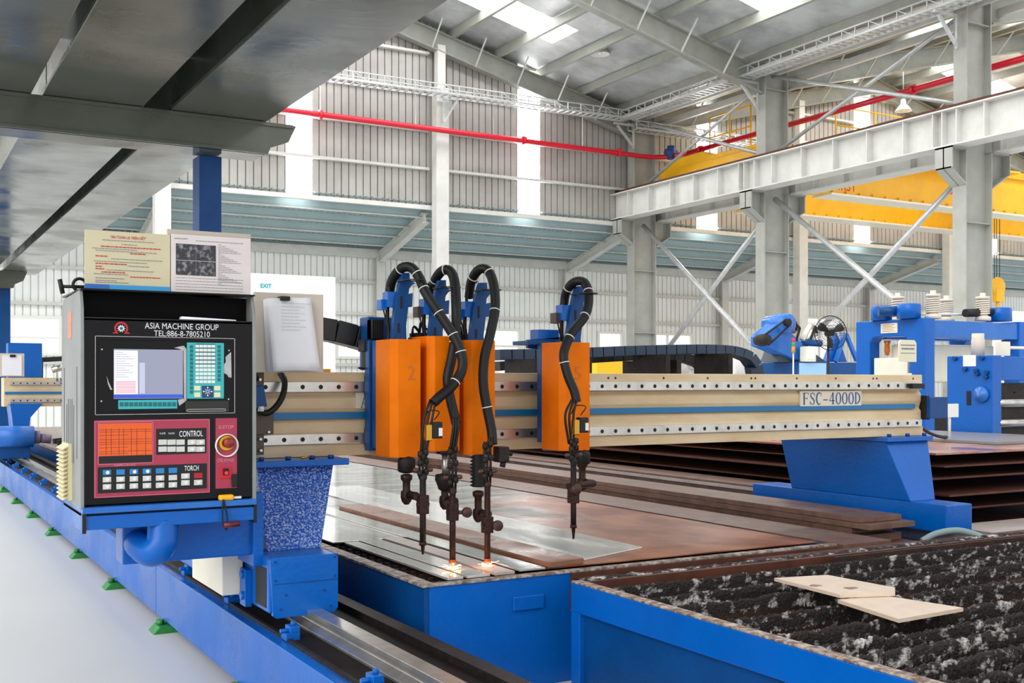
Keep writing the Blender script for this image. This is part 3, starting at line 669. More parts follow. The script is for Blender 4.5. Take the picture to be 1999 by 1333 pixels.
# far rail on the right
t = thing('machine_track', 'right hand blue track under the gantry end leg, mostly hidden by plates', 'track', (5.05, 2.6, 0))
MB().box(4.86, 5.25, 3.66, YT1, 0, .33).build('track_beam', BLUE_D, t)
MB().box(5.02, 5.08, 3.66, YT1, .33, .398).build('rail', SILVER, t)
# ------------------------------------------------------------------ console
YC = 3.9
con = thing('control_console', 'black and grey CNC control console with screen and crimson button panel', 'control console', (.88, 4.1, .77))
cx0, cx1 = P(159, 800, y=YC).x, P(497, 800, y=YC).x
ct = P(200, 567, y=YC).z; cb = P(200, 1003, y=YC).z+.03; zl = P(300, 622, y=YC).z; fb = P(300, 980, y=YC).z
m = MB(); m.box(cx0+.012, cx1-.012, YC+.07, YC+.42, fb, ct-.004)
m.build('cabinet', mat('black_cabinet', '#020204', .6, spec=.1), con)
for (a, b) in ((cx0-.004, cx0+.008), (cx1-.008, cx1+.004)):
    MB().prism([(YC-.012, fb-.01), (YC+.42, fb-.01), (YC+.42, ct-.045), (YC+.38, ct-.008), (YC+.02, ct), (YC-.005, ct-.06), (YC-.012, ct-.2)], 'x', a, b).build('side_panel', CABGREY, con, .002)
MB().box(cx0-.002, cx1+.002, YC+.0, YC+.42, ct, ct+.006).build('top_panel', BLACK, con)
MB().box(cx0+.008, cx1-.008, YC+.0, YC+.07, zl-.01, zl).build('shelf_ledge', BLACK_M, con)
pan = MB().box(cx0+.008, cx1-.008, YC, YC+.012, fb, zl-.002).build('front_panel', BLACK, con, .002)
# slots and vents on the left side
q = MB()
for yy, za, zb in [(YC+.13, .93, 1.13), (YC+.17, .93, 1.15), (YC+.21, .93, 1.15), (YC+.25, .93, 1.15), (YC+.29, .93, 1.13), (YC+.06, .95, 1.26), (YC+.35, .95, 1.26)]: q.box(cx0-.0048, cx0-.0035, yy, yy+.006, za, zb)
q.build('side_slots', BLACK_M, con)
vg = MB().box(cx0-.016, cx0-.004, YC+.17, YC+.33, .80, .995).build('vent_grille', mat('cream_plastic', '#d9d0a8', .5), con)
q = MB()
for i in range(13):
    z = .805+i*.0145; q.add([(cx0-.016,YC+.17,z+.01),(cx0-.016,YC+.33,z+.01),(cx0-.034,YC+.33,z-.001),(cx0-.034,YC+.17,z-.001),(cx0-.016,YC+.17,z+.007),(cx0-.016,YC+.33,z+.007),(cx0-.034,YC+.33,z-.004),(cx0-.034,YC+.17,z-.004)], FB)
q.build('louvres', MATS['cream_plastic'], vg)
MB().box(cx0-.0052, cx0-.004, YC+.18, YC+.26, 1.36, 1.455).build('orange_sticker', mat('orange_sticker_film', '#d9775a', .5, 0, .6, '#b7a79e', 40), con)
def R(u0, v0, u1, v1, y=None):
    y = YC if y is None else y; um = (u0+u1)/2
    return P(u0, v0, y=y).x, P(u1, v0, y=y).x, P(um, v1, y=y).z, P(um, v0, y=y).z
def pad(u0, v0, u1, v1, name, m_, parent, d0=0, d1=.002, bevel=0, label=None):
    a, b, c, d = R(u0, v0, u1, v1); return MB().box(a, b, YC-d1, YC-d0, c, d).build(name, m_, parent, bevel, label)
def frame_line(u0, v0, u1, v1, m_, parent, d=.0012, wd=.0012, name='outline', y=None):
    a, b, c, e = R(u0, v0, u1, v1); q = MB()
    q.box(a, b, YC-d-.0006, YC-d+.0006, e-wd, e); q.box(a, b, YC-d-.0006, YC-d+.0006, c, c+wd); q.box(a, a+wd, YC-d-.0006, YC-d+.0006, c, e); q.box(b-wd, b, YC-d-.0006, YC-d+.0006, c, e)
    return q.build(name, m_, parent)
def word(s, u0, v0, u1, v1, m_, parent, d=.001, name='lettering', bold=0):
    a, b, c, e = R(u0, v0, u1, v1); return text_mesh(s, a, b, c, e, YC-d, .0004, bold=bold).build(name, m_, parent)
word('ASIA MACHINE GROUP', 283, 631.5, 427, 643, WHITE_INK, con); word('TEL:886-8-7805210', 301, 646, 410, 657, WHITE_INK, con)
# emblem: red ring arc with feet and a white cog
p = P(237, 641, y=YC); q = MB(); N = 28
for k in range(N):
    a0 = math.radians(-40+260*k/N); a1 = math.radians(-40+260*(k+1)/N)
    q.add([(p.x+r*math.cos(a), YC-.0014, p.z+r*math.sin(a)) for r, a in ((.0165,a0),(.0225,a0),(.0225,a1),(.0165,a1))], [(0,1,2,3)])
for s_ in (-1, 1): q.box(p.x+s_*.010, p.x+s_*.027, YC-.0018, YC-.001, p.z-.0175, p.z-.0135)
q.build('emblem_ring', mat('emblem_red', '#c81024', .4), con)
q = MB(); vs = []
for k in range(20): r = .0145 if k % 2 == 0 else .008; vs.append((p.x+r*math.cos(k*math.pi/10), YC-.0018, p.z+r*math.sin(k*math.pi/10)))
q.add(vs, [tuple(range(20))]); q.build('emblem_cog', WHITE_INK, con)
q = MB(); q.cyl((p.x, YC-.0028, p.z), (p.x, YC-.0018, p.z), .005); q.build('emblem_centre', DTEAL, con)
frame_line(186, 658, 459, 808, WHITE_INK, con)
bez = pad(193, 665, 453, 803, 'screen_bezel', BLACK, con, 0, .003, .001)
q = MB()
for u, v in [(199, 682), (198, 783), (447, 684), (446, 779)]: pp = P(u, v, y=YC); q.cyl((pp.x, YC-.0045, pp.z), (pp.x, YC-.003, pp.z), .0028, n=8)
q.build('bezel_screws', SILVER, bez)
def emis(name, hexc, s): 
    m = mat(name, hexc, .3, emit=s); m.node_tree.nodes['Principled BSDF'].inputs['Base Color'].default_value = (.02, .02, .03, 1); return m
scr = pad(222, 682, 357, 778, 'screen', emis('screen_grey_glow', '#a9adc6', .5), con, .001, .0042)
pad(223, 684, 269, 769, 'screen_pane', emis('screen_white_glow', '#f4f4ff', .7), scr, .004, .0046)
pad(272, 708, 283, 768, 'screen_pane', emis('screen_pale_glow', '#cfd9f2', .55), scr, .004, .0046)
pad(222, 770, 357, 777, 'screen_task_bar', emis('screen_blue_glow', '#1a5af0', .5), scr, .004, .005)
q = MB()
for i in range(8): a, b, c, d = R(226, 744+i*3.0, 265, 745.4+i*3.0); q.box(a, b, YC-.0052, YC-.0046, c, d)
q.build('screen_text_rows', emis('screen_pink_glow', '#f08aa0', .6), scr)
q = MB()
for i in range(12): a, b, c, d = R(225, 687+i*4.4, 240+(i*7) % 22, 687.8+i*4.4); q.box(a, b, YC-.0052, YC-.0046, c, d)
q.build('screen_text_rows', emis('screen_grey_text', '#9aa0d0', .4), scr)
# worn white patches round the keypad
q = MB()
def blob(pts, d=.0034):
    q.add([(P(u, v, y=YC).x, YC-d, P(u, v, y=YC).z) for u, v in pts], [tuple(range(len(pts)))])
def patch(): return q.build('worn_patch', mat('scraped_white', '#b9b7b6', .5, 0, .4, '#8b8a90', 30), bez)
blob([(340,679),(352,676),(359,675),(364,681),(364,782),(350,792),(347,780),(359,778),(358,685),(350,681)]); patch(); q = MB(); blob([(440,697),(451,687),(452,737),(446,736),(443,731),(437,728),(437,712),(441,706)]); patch(); q = MB()
blob([(208,733),(212,745),(218,758),(220,760),(216,761),(211,750)]); patch()
kp = pad(365, 669, 437, 778, 'keypad', TEAL, con, .002, .005, .0008)
q = MB()
for i in range(10):
    v = 673+i*7.7
    for j in range(5): u = 381.5+j*7.8; a, b, c, d = R(u, v, u+6.8, v+5.4); q.box(a, b, YC-.0062, YC-.005, c, d)
q.build('white_keys', WH, kp)
q = MB()
for i in range(6): a, b, c, d = R(381, 671.2+i*7.7, 420, 673+i*7.7); q.box(a, b, YC-.0064, YC-.005, c, d)
for i in range(12): a, b, c, d = R(370.5, 674+i*8, 376.5, 680+i*8); q.box(a, b, YC-.006, YC-.005, c, d)
for i in range(9): a, b, c, d = R(424.5, 674+i*8, 430.5, 680+i*8); q.box(a, b, YC-.006, YC-.005, c, d)
q.build('dark_keys', DTEAL, kp)
q = MB()
for u, v in [(379, 753), (379, 766), (418, 753), (418, 766)]: a, b, c, d = R(u, v, u+12, v+9); q.box(a, b, YC-.0062, YC-.005, c, d)
q.build('cream_keys', mat('cream_key', '#e4dcb4', .5), kp)
jk = pad(394, 753, 416, 776, 'arrow_pad', mat('navy_key', '#0e3a6c', .4), kp, .005, .0062)
p = P(405, 764, y=YC); q = MB()
for k in range(8):
    a = k*math.pi/4; r = .018 if k % 2 == 0 else .015; wd = .0035
    ex, ez = math.cos(a), math.sin(a); q.add([(p.x+ex*.003-ez*.0008, YC-.0066, p.z+ez*.003+ex*.0008), (p.x+ex*.003+ez*.0008, YC-.0066, p.z+ez*.003-ex*.0008), (p.x+ex*r*.8+ez*.0008, YC-.0066, p.z+ez*r*.8-ex*.0008), (p.x+ex*r*.8-ez*.0008, YC-.0066, p.z+ez*r*.8+ex*.0008)], [(0,1,2,3)])
    if k % 2 == 0: q.add([(p.x+ex*r*.7-ez*wd, YC-.0067, p.z+ez*r*.7+ex*wd), (p.x+ex*r*.7+ez*wd, YC-.0067, p.z+ez*r*.7-ex*wd), (p.x+ex*r, YC-.0067, p.z+ez*r)], [(0,1,2)])
q.build('arrows', WH, jk)
sk_ = pad(231, 780.5, 346, 798, 'soft_key_strip', TEAL, con, .002, .005, .0008); q = MB()
for i in range(12): a, b, c, d = R(233.5+i*9.3, 785, 241+i*9.3, 793); q.box(a, b, YC-.006, YC-.005, c, d)
q.build('soft_keys', DTEAL, sk_)
fd = pad(361, 782, 446, 804, 'floppy_drive', mat('drive_black', '#141416', .3), con, .002, .007, .001)
a, b, c, d = R(364, 798, 440, 803); q = MB(); q.box(a, b, YC-.0085, YC-.007, c, c+.0016); q.box(a, b, YC-.0085, YC-.007, d-.0016, d); q.box(a, a+.0016, YC-.0085, YC-.007, c, d); q.box(b-.0016, b, YC-.0085, YC-.007, c, d); q.build('drive_slot_frame', SILVER, fd)
# crimson panel
mg = pad(184, 819, 410, 967, 'button_panel', MAGENTA, con, 0, .0022, .0012)
frame_line(185, 820, 409, 966, mat('pink_ink', '#e08aa0', .5), mg, .0024)
frame_line(192, 823, 299, 905, MATS['pink_ink'], mg, .0024)
pad(193, 826, 297, 892, 'orange_chart', mat('orange_chart_paper', '#e8601a', .5, 0, .3, '#d44c10', 12), mg, .0022, .003)
q = MB()
for u in [207, 217, 232, 241, 256, 267, 284]: a, b, c, d = R(u, 836, u+.7, 888); q.box(a, b, YC-.0034, YC-.003, c, d)
for v in [838, 842, 849, 857, 862, 866, 873, 880, 885]: a, b, c, d = R(194, v, 296 if v % 3 else 250, v+.6); q.box(a, b, YC-.0034, YC-.003, c, d)
q.build('chart_lines', mat('brown_ink', '#6b1f08', .6), mg)
pad(193, 889, 297, 903, 'black_strip', BLACK_M, mg, .0022, .0036)
word('PLASMA CONTROL', 223, 904.5, 265, 909.5, MATS['pink_ink'], mg, .0026)
cpn = pad(305, 836, 403, 886, 'control_block', BLACK_M, mg, .0022, .003)
word('CONTROL', 350, 840.5, 396, 852, WHITE_INK, cpn, .0032, bold=.01); word('FLAME', 312, 844, 323, 847.5, WHITE_INK, cpn, .0032); word('PLASMA', 329, 844, 341, 847.5, WHITE_INK, cpn, .0032)
def btn(u, v, m_, parent, cap=True, w_=8.2, h_=5.2, lab=None):
    a, b, c, d = R(u-w_, v-h_, u+w_, v+h_); o = MB().box(a, b, YC-.0042, YC-.003, c, d).build('button', m_, parent, .0006, label=lab)
    if cap:
        pp = P(u+1, v, y=YC); MB().cyl((pp.x, YC-.0075, pp.z), (pp.x, YC-.004, pp.z), .0062, .005, 14).build('push_cap', WH, o)
BTNW = mat('button_tile', '#cfcfc8', .5); BTNB = mat('button_tile_blue', '#1b7fc2', .45)
for v in (863, 876.5):
    for i, u in enumerate([317.5, 335, 352.5, 374.5, 391.5]): btn(u, v, BTNW, cpn, i > 2)
tpn = pad(191, 908, 404, 958, 'torch_block', BLACK_M, mg, .0022, .003)
word('TORCH', 360, 908.5, 388, 918.5, WHITE_INK, tpn, .0032, bold=.01)
for r, v in enumerate([921, 935, 949]):
    for i, u in enumerate([209, 235.5, 261.5, 287, 312.5, 337.5]):
        vv = v-i*.8+1; btn(u, vv, BTNB if r == 0 else BTNW, tpn, not (r == 0 and i in (1, 4, 5)) and not (r == 1 and i == 5), lab='blue push button' if r == 0 else None)
btn(362, 929, BTNW, tpn); btn(362, 942, BTNW, tpn); btn(387, 928, mat('red_button', '#b0101c', .4), tpn, False, lab='red button'); btn(387, 941.5, BTNW, tpn)
es = pad(421, 816, 463, 953, 'emergency_stop_panel', MAGENTA, con, 0, .0022, .001)
word('E-STOP', 428, 830, 456, 836.5, MATS['pink_ink'], es, .0026); word('CNC-POWER', 424.5, 894.5, 457, 901.5, MATS['pink_ink'], es, .0026)
p = P(442, 869, y=YC)
MB().lathe([(.037, 0), (.041, 0), (.041, -.012), (.039, -.014), (.037, -.012), (.037, 0)], (p.x, YC-.002, p.z), 'y', 36).build('guard_ring', WH, es)
q = MB(); q.lathe([(.026, 0), (.026, -.006), (.016, -.008), (.016, -.001), (.014, 0)], (p.x, YC-.002, p.z+.008), 'y', 28); q.build('yellow_collar', mat('yellow_collar', '#e8b112', .4), es)
q = MB(); q.lathe([(.011, 0), (.011, -.018), (.018, -.02), (.019, -.028), (.014, -.034), (.004, -.036)], (p.x+.002, YC-.002, p.z+.01), 'y', 28); q.build('mushroom_button', mat('brown_red_plastic', '#8c2a22', .35), es)
pad(429, 911, 452, 934, 'power_switch_plate', mat('power_red', '#c4121c', .4), es, .0022, .005, .002)
pad(435, 914, 446, 927, 'power_rocker', BLACK_M, es, .005, .009, .001); pad(438, 920, 444, 925.5, 'power_lamp', mat('power_lamp', '#ff2030', .3, emit=.6), es, .009, .011)
pad(452, 925, 462, 950, 'key_tag', BLACK_M, es, .002, .012, .002)
# ledge and drawer under the console
z1 = P(300, 983, y=YC).z
q = MB(); q.box(cx0+.0, cx1, YC-.03, YC+.40, z1-.02, z1); q.build('blue_ledge', BLUE_L, con, .002)
q = MB(); q.box(cx0+.01, cx1-.005, YC-.02, YC+.40, z1-.075, z1-.028); dr = q.build('drawer', BLUE, con, .002)
MB().box(cx0, cx0+.01, YC-.018, YC+.40, z1-.08, z1-.021).build('tray_side', BLUE_L, con, .001)
q = MB(); q.box(cx0+.0, cx0+.012, YC-.026, YC-.0185, z1-.085, z1-.02); q.box(cx1-.008, cx1+.002, YC-.025, YC+.40, z1-.085, z1-.02); q.box(cx0, cx1, YC+.0, YC+.40, z1-.029, z1-.02); q.build('tray_frame', BLACK_M, con)
MB().box(cx0+.002, cx1, YC+.39, YC+.41, z1-.08, z1-.02).build('tray_back', BLUE, con)
# papers lying on the ledge
q = MB(); a = P(353, 616, y=YC-.0).x; b = P(462, 616, y=YC).x
q.add([(a,YC+.002,zl+.001),(b,YC+.004,zl+.001),(b-.005,YC+.06,zl+.001),(a+.01,YC+.065,zl+.002),(a+.005,YC+.004,zl+.011),(b,YC+.006,zl+.004),(b-.004,YC+.06,zl+.005),(a+.01,YC+.06,zl+.012)], FB)
tag(q.build('paper_stack', PAPER), 'thin white papers lying on the ledge above the console lettering', 'paper')
# yellow tape measure on the blue ledge, with cord and pen
p = P(439, 965, y=YC-.012); zt = z1
t = thing('tape_measure', 'yellow tape measure with a black wrist loop on the blue console ledge', 'tape measure', (p.x, YC-.02, zt))
q = MB(); q.box(p.x-.022, p.x+.03, YC-.03, YC+.0, zt, zt+.02); q.build('tape_case', mat('tape_yellow', '#f2b010', .35), t, .007, segs=3)
q = MB(); q.box(p.x+.03, p.x+.058, YC-.02, YC-.008, zt+.004, zt+.012); q.build('tape_tongue', WH, t, .001)
q = MB(); q.tube(spline([(p.x-.01, YC-.03, zt+.004), (p.x-.014, YC-.036, zt-.03), (p.x-.012, YC-.036, zt-.08), (p.x, YC-.036, zt-.1), (p.x+.003, YC-.036, zt-.06), (p.x-.004, YC-.034, zt-.02), (p.x-.008, YC-.03, zt+.004)], 6), .0028, 8); q.build('wrist_loop', RUBBER, t)
q = MB(); q.tube([(p.x-.012, YC-.04, zt-.085), (p.x+.045, YC-.04, zt-.082)], .010, 10); tag(q.build('red_grip', mat('dark_red_grip', '#5c1018', .45)), 'dark red handle hanging in the black wrist loop below the console drawer', 'handle')
# boards standing on the console
def board(u0, v0, u1, v1, y, name, m_, lab, cat, tilt=0):
    a, b = P(u0, v0, y=y).x, P(u1, v0, y=y).x; c = ct+.0075; d = P((u0+u1)/2, v0, y=y).z
    t = thing(name, lab, cat, ((a+b)/2, y, c)); MB().box(a, b, y, y+.006, c, d).build('board', m_, t, .001)
    return t, a, b, c, d
t, a, b, c, d = board(166, 453, 333, 560, 3.98, 'notice_board', mat('cream_notice', '#cfc7a6', .22, 0, .4, '#b8ad88', 3), 'cream safety notice board with red heading and blue foot band on the console', 'notice board')
W_, H_ = b-a, d-c
MB().box(a, b, 3.9785, 3.98, c, c+H_*.1).build('blue_band', mat('notice_blue', '#2d9bd6', .3), t); MB().box(a, a+W_*.28, 3.978, 3.9785, c, c+H_*.1).build('dark_blue_band', mat('notice_dark_blue', '#1a66c0', .3), t)
text_mesh('"AN TO\u00c0N L\u00c0 TR\u00caN H\u1ebeT"', a+W_*.29, a+W_*.71, c+H_*.88, c+H_*.95, 3.979, .0004, bold=.012).build('heading', RED_INK, t)
def dashes(mb, x0, x1, z, y, h, seed):
    r = random.Random(seed); x = x0
    while x < x1: l = r.uniform(.004, .014); mb.box(x, min(x+l, x1), y-.0006, y, z, z+h); x += l+.0022
q = MB(); r_ = MB()
rows = [(.84,.2,.8,0),(.78,.42,.6,0),(.73,.18,.88,1),(.695,.08,.6,0),(.66,.12,.84,0),(.63,.52,.7,1),(.565,.12,.26,1),(.53,.3,.9,0),(.48,.1,.72,0),(.44,.12,.48,1),(.42,.5,.75,0),(.39,.12,.2,1),(.35,.12,.22,1),(.34,.25,.8,0),(.30,.19,.46,1),(.27,.1,.5,0),(.235,.52,.88,1),(.2,.12,.45,0),(.16,.12,.36,0),(.13,.12,.5,0)]
for i, (z, x0_, x1_, rd) in enumerate(rows): dashes(r_ if rd else q, a+W_*x0_, a+W_*x1_, c+H_*z, 3.979, .0032 if rd else .0022, i)
q.build('grey_text_rows', GREY_INK, t); r_.build('red_text_rows', RED_INK, t)
t, a, b, c, d = board(335, 461, 490, 565, 3.975, 'notice_board', mat('pale_pink_notice', '#ddd5d4', .4, 0, .35, '#c4b6b5', 4), 'worn pale notice board with four dark photographs, right of the cream board', 'notice board')
W_, H_ = b-a, d-c
DK = mat('dark_print', '#2a2a30', .3, 0, .9, '#8e8e96', 45, thr=(.5,.62))
for x0_, x1_, z0_, z1_ in [(.055,.3,.565,.84),(.305,.55,.565,.84),(.055,.3,.31,.555),(.305,.55,.31,.555)]:
    MB().box(a+W_*x0_, a+W_*x1_, 3.9738, 3.975, c+H_*z0_, c+H_*z1_).build('photograph', DK, t)
q = MB()
for i in range(26): dashes(q, a+W_*.58, a+W_*(.62+.05*(i % 6)), c+H_*(.86-.028*i), 3.9745, .0016, 90+i)
for i in range(5): dashes(q, a+W_*.05, a+W_*.9, c+H_*(.26-.05*i), 3.9745, .0014, 190+i)
dashes(q, a+W_*.04, a+W_*.2, c+H_*.92, 3.9745, .003, 9); dashes(q, a+W_*.3, a+W_*.9, c+H_*.9, 3.9745, .002, 10)
q.build('text_rows', GREY_INK, t)
MB().box(a-.01, b+.003, 3.985, 4.0, ct+.0065, P(490, 455, y=3.98).z-.004).build('backing_board', mat('grey_beige_board', '#b9aea2', .5), t)
# crank handle on the console top left
p = P(150, 557, y=4.15)
t = thing('crank_handle', 'black T shaped crank handle with ring behind the top left of the console', 'handle', tuple(p))
q = MB(); a = P(117, 545, y=4.15); b = P(123, 573, y=4.15); q.tube([a, (a+b)/2, b], .008, 10); q.build('cross_grip', BLACK_M, t)
q = MB(); q.tube([(a+b)/2, P(168, 560, y=4.15)], .006, 10); q.build('shaft', BLACK_M, t)
pc = P(156, 556, y=4.15); q = MB(); q.tube([(pc.x+.022*math.cos(k*math.pi/10), 4.15, pc.z+.022*math.sin(k*math.pi/10)) for k in range(21)], .0055, 8, False); q.build('ring', BLACK_M, t)
# clipboard and cream cabinet edge by the console
a = P(497, 600, y=4.24); b = P(632, 600, y=4.24)
t = thing('document_holder', 'cream backing panel standing on the left end of the beam behind the papers', 'panel', (1.35, 4.24, 1.25))
MB().box(a.x, b.x, 4.24, 4.262, P(560, 727, y=4.24).z, P(560, 572, y=4.24).z).build('back_panel', mat('beige_panel', '#cfc4b4', .5, 0, .25, '#b5a796', 6), t, .002)
MB().box(a.x+.01, a.x+.06, 4.262, 4.34, ZB1-.0, ZB1+.06).build('foot_bracket', IRON, t)
t = thing('paper_bundle', 'thick bundle of white sheets held by a black clip beside the console', 'papers', (1.4, 4.23, 1.25))
rr = random.Random(4)
for i in range(9):
    k = i/8; q = MB()
    u0 = 514+k*8; u1 = 604+k*3; v0 = 585-k*3
    pts = [(u0, v0), (u1, v0-1), (620+k*8-rr.random()*3, 716+rr.random()*6+k*4), (520+k*12, 726-rr.random()*6+k*2)]
    y = 4.236-i*.0035; nx, nz = 8, 8; vs = []
    for iz in range(nz+1):
        for ix in range(nx+1):
            fx, fz = ix/nx, iz/nz
            u = (pts[0][0]*(1-fx)+pts[1][0]*fx)*(1-fz)+(pts[3][0]*(1-fx)+pts[2][0]*fx)*fz; vv = (pts[0][1]*(1-fx)+pts[1][1]*fx)*(1-fz)+(pts[3][1]*(1-fx)+pts[2][1]*fx)*fz
            pp = P(u, vv, y=y); vs.append((pp.x, y-.010*fz*fz*k-.006*fz*math.sin(fx*3+i), pp.z))
    q.add(vs, [(r*(nx+1)+c_, r*(nx+1)+c_+1, (r+1)*(nx+1)+c_+1, (r+1)*(nx+1)+c_) for r in range(nz) for c_ in range(nx)], True)
    o = q.build('sheet', PAPER, t); md = o.modifiers.new('s', 'SOLIDIFY'); md.thickness = .0008
q = MB()
for i in range(9): a = P(550, 592+i*6.5, y=4.2); b = P(606-(i*11) % 23, 592+i*6.5, y=4.2); dashes(q, a.x, b.x, a.z, 4.1992-.001, .0012, 60+i)
q.build('faint_writing', GREY_INK, t)
a = P(548, 578, y=4.2); b = P(566, 587, y=4.2); MB().box(a.x, b.x, 4.192, 4.25, b.z, a.z).build('binder_clip', BLACK_M, t, .002)
tag(MB().box(P(630, 722, y=4.5).x, P(646, 722, y=4.5).x, 4.5, 4.53, ZB1, P(630, 720, y=4.5).z).build('yellow_block', mat('small_yellow', '#f5a818', .4)), 'tiny yellow block on top of the cream beam beside the papers', 'block')
p = P(592, 896, y=4.26)
q = MB(); q.tube([(p.x-.01, 4.26, .906), (p.x+.03, 4.262, .908)], [.006, .003], 8); tag(q.build('brass_fitting', BRASS), 'small brass fitting lying on the flange of the left drive leg', 'fitting')
ZT = .44                          # top of both cutting tables
# ================================================================== torch carriages
def arc3(pts, per=6): return spline([P(u, v, y=y) for u, v, y in pts], per)
ARM = [(762,668),(768,609),(770,585),(774,570),(778,552),(784,533),(797.5,533),(798,546),(804,551),(809,553),(802,557),(797,564),(795.6,574),(804,572),(803,599),(795,600),(791,636),(792,668)]
def corrugate(pts, r, pitch=.0075):
    """resample a path and give it ridges"""
    out = []; rad = []; acc = 0; pts = [Vector(p) for p in pts]; nx = 0; i = 0; L = 0
    for a, b in zip(pts[:-1], pts[1:]):
        d = (b-a).length
        while nx <= L+d:
            out.append(a.lerp(b, (nx-L)/d)); rad.append(r*(1.0 if len(out) % 2 else .88)); nx += pitch/2
        L += d
    return out, rad
def carriage(du, dv, u0, u1, vt, vb, num, lab, hose, side, plate, ties):
    x0 = P(u0, 700, y=4.1).x; x1 = P(u1, 700, y=4.1).x; zt = P((u0+u1)/2, vt, y=4.1).z; zb = P((u0+u1)/2, vb, y=4.1).z
    t = thing('torch_carriage', lab+' torch lift carriage with orange cover marked '+num, 'torch carriage', ((x0+x1)/2, 4.25, zb), 'torch carriages')
    q = MB(); q.prism([(x0, 4.125), (x0+.026, 4.1), (x1, 4.1), (x1, 4.27), (x0, 4.27)], 'z', zb, zt); cv = q.build('orange_cover', ORANGE, t, .0025)
    text_mesh(num, x0+.068, x0+.1, zt-.165, zt-.105, 4.099, .0008).build('raised_number', mat('orange_emboss', '#c96508', .4), cv)
    q = MB(); q.box(x0-.0, x1-.005, 4.27, 4.31, zb+.03, zt+.0)
    a, b = plate; pa, pb = P(a, 700, y=4.33).x, P(b, 700, y=4.33).x
    q.box(pa, pb, 4.32, 4.37, P(a, 880, y=4.33).z, P(a, 664+dv*.3, y=4.33).z)
    bp = q.build('mounting_plate', BLUE_D, t, .003)
    for zz in (.96, 1.18): MB().box(pa+.01, pb, 4.355, 4.40, zz-.03, zz+.055).build('guide_block', IRON, t, .002)
    q = MB()
    for k in range(5): q.cyl((pa+.02, 4.312, .94+k*.08), (pa+.02, 4.33, .94+k*.08), .006, n=8)
    q.build('plate_bolts', BLUE_D, bp)
    # swan neck arm
    pts = [P(u+du, v+dv if v < 640 else v+4, y=4.25) for u, v in ARM]
    q = MB(); q.prism([(p.x, p.z) for p in pts], 'y', 4.235, 4.262); arm = q.build('swan_neck_arm', BLUE_D, t, .002)
    q = MB(); pp = P(784+du, 590+dv, y=4.235); q.box(pp.x-.004, pp.x+.004, 4.232, 4.236, pp.z-.025, pp.z+.025); pp = P(779+du, 640+dv*.6, y=4.235); q.box(pp.x-.004, pp.x+.004, 4.232, 4.236, pp.z-.02, pp.z+.02); q.build('arm_slots', BLACK_M, arm)
    a = P(754+du, 600+dv, y=4.27); b = P(772+du, 570+dv, y=4.27); MB().box(a.x, b.x, 4.25, 4.31, a.z, b.z).build('cable_box', BLUE, t, .003)
    a = P(741+du, 605+dv, y=4.3); b = P(753+du, 585+dv, y=4.3); MB().box(a.x, b.x, 4.28, 4.33, a.z, b.z).build('junction_box', BLUE if side else mat('brown_box', '#4a3b34', .5), t, .002)
    q = MB(); q.tube(arc3([(757+du, 600+dv, 4.3), (757+du, 625+dv, 4.3), (760+du, 650+dv*.6, 4.3), (757+du, 672, 4.3)], 6), .009, 8); q.tube(arc3([(749+du, 604+dv, 4.3), (753+du, 622+dv, 4.3), (756+du, 640+dv, 4.3)], 5), .003, 6); q.build('drop_cable', RUBBER, t)
    q = MB(); q.tube(arc3([(760+du, 571+dv, 4.3), (761+du, 555+dv, 4.31), (768+du, 540+dv, 4.32), (780+du, 530+dv, 4.34)], 6), .007, 8); q.build('feed_cable', RUBBER, t)
    # ring that holds the hose
    rc = P(809+du, 547+dv, y=4.17); q = MB(); N = 24
    for k in range(N):
        a0, a1 = 2*math.pi*k/N, 2*math.pi*(k+1)/N
        c4 = [(rc.x+r*math.cos(a), rc.y+r*math.sin(a)) for r, a in ((.03,a0),(.043,a0),(.043,a1),(.03,a1))]; q.prism(c4, 'z', rc.z-.002, rc.z+.002)
    q.box(rc.x-.045, rc.x-.03, 4.17, 4.25, rc.z-.003, rc.z+.003); q.build('hose_ring', BLACK_M, t)
    # corrugated hose
    path = arc3(hose, 10); op, rad = corrugate(path, .0215); q = MB(); q.tube(op, rad, 12); h = q.build('corrugated_hose', RUBBER, t)
    for f in ties:
        k = int(f*(len(op)-3)); d = (op[k+2]-op[k]).normalized(); q = MB(); q.cyl(op[k]-d*.0018, op[k]+d*.0018, .0228, n=14); q.build('cable_tie', WH, h)
    return t, x0, x1, zt, zb
h2 = [(760,578,4.34),(766,548,4.3),(784,524,4.24),(803,522,4.2),(818,540,4.17),(832,572,4.12),(858,612,4.07),(884,652,4.03),(901,690,4.0),(902,722,3.99),(884,752,3.98),(858,775,3.97),(846,787,3.97)]
h3 = [(845,582,4.34),(848,552,4.3),(862,530,4.24),(878,528,4.2),(888,550,4.16),(891,600,4.1),(890,650,4.08),(882,700,4.07),(874,740,4.06),(880,780,4.05),(888,812,4.03),(891,826,4.02)]
h4 = [(916,580,4.34),(921,548,4.3),(936,526,4.24),(953,528,4.2),(964,555,4.15),(967,600,4.1),(958,650,4.07),(946,700,4.05),(944,750,4.04),(952,800,4.03),(960,840,4.02),(962,868,4.01)]
h5 = [(1101,600,4.34),(1106,570,4.3),(1122,550,4.24),(1142,552,4.2),(1150,580,4.15),(1143,615,4.1),(1117,650,4.06),(1101,690,4.04),(1108,730,4.02),(1121,762,4.0),(1127,786,3.99)]
carriage(0, 0, 766, 822, 662, 893, '2', 'leftmost', h2, True, (719, 770), [.16,.27,.36,.50,.62,.71,.86])
carriage(71, 14, 838, 898, 656, 881, '3', 'second from left', h3, False, (826, 846), [.1,.2,.62,.86])
carriage(151, 19, 911, 967, 664, 888, '4', 'third from left', h4, True, (898, 920), [.1,.22,.42,.85])
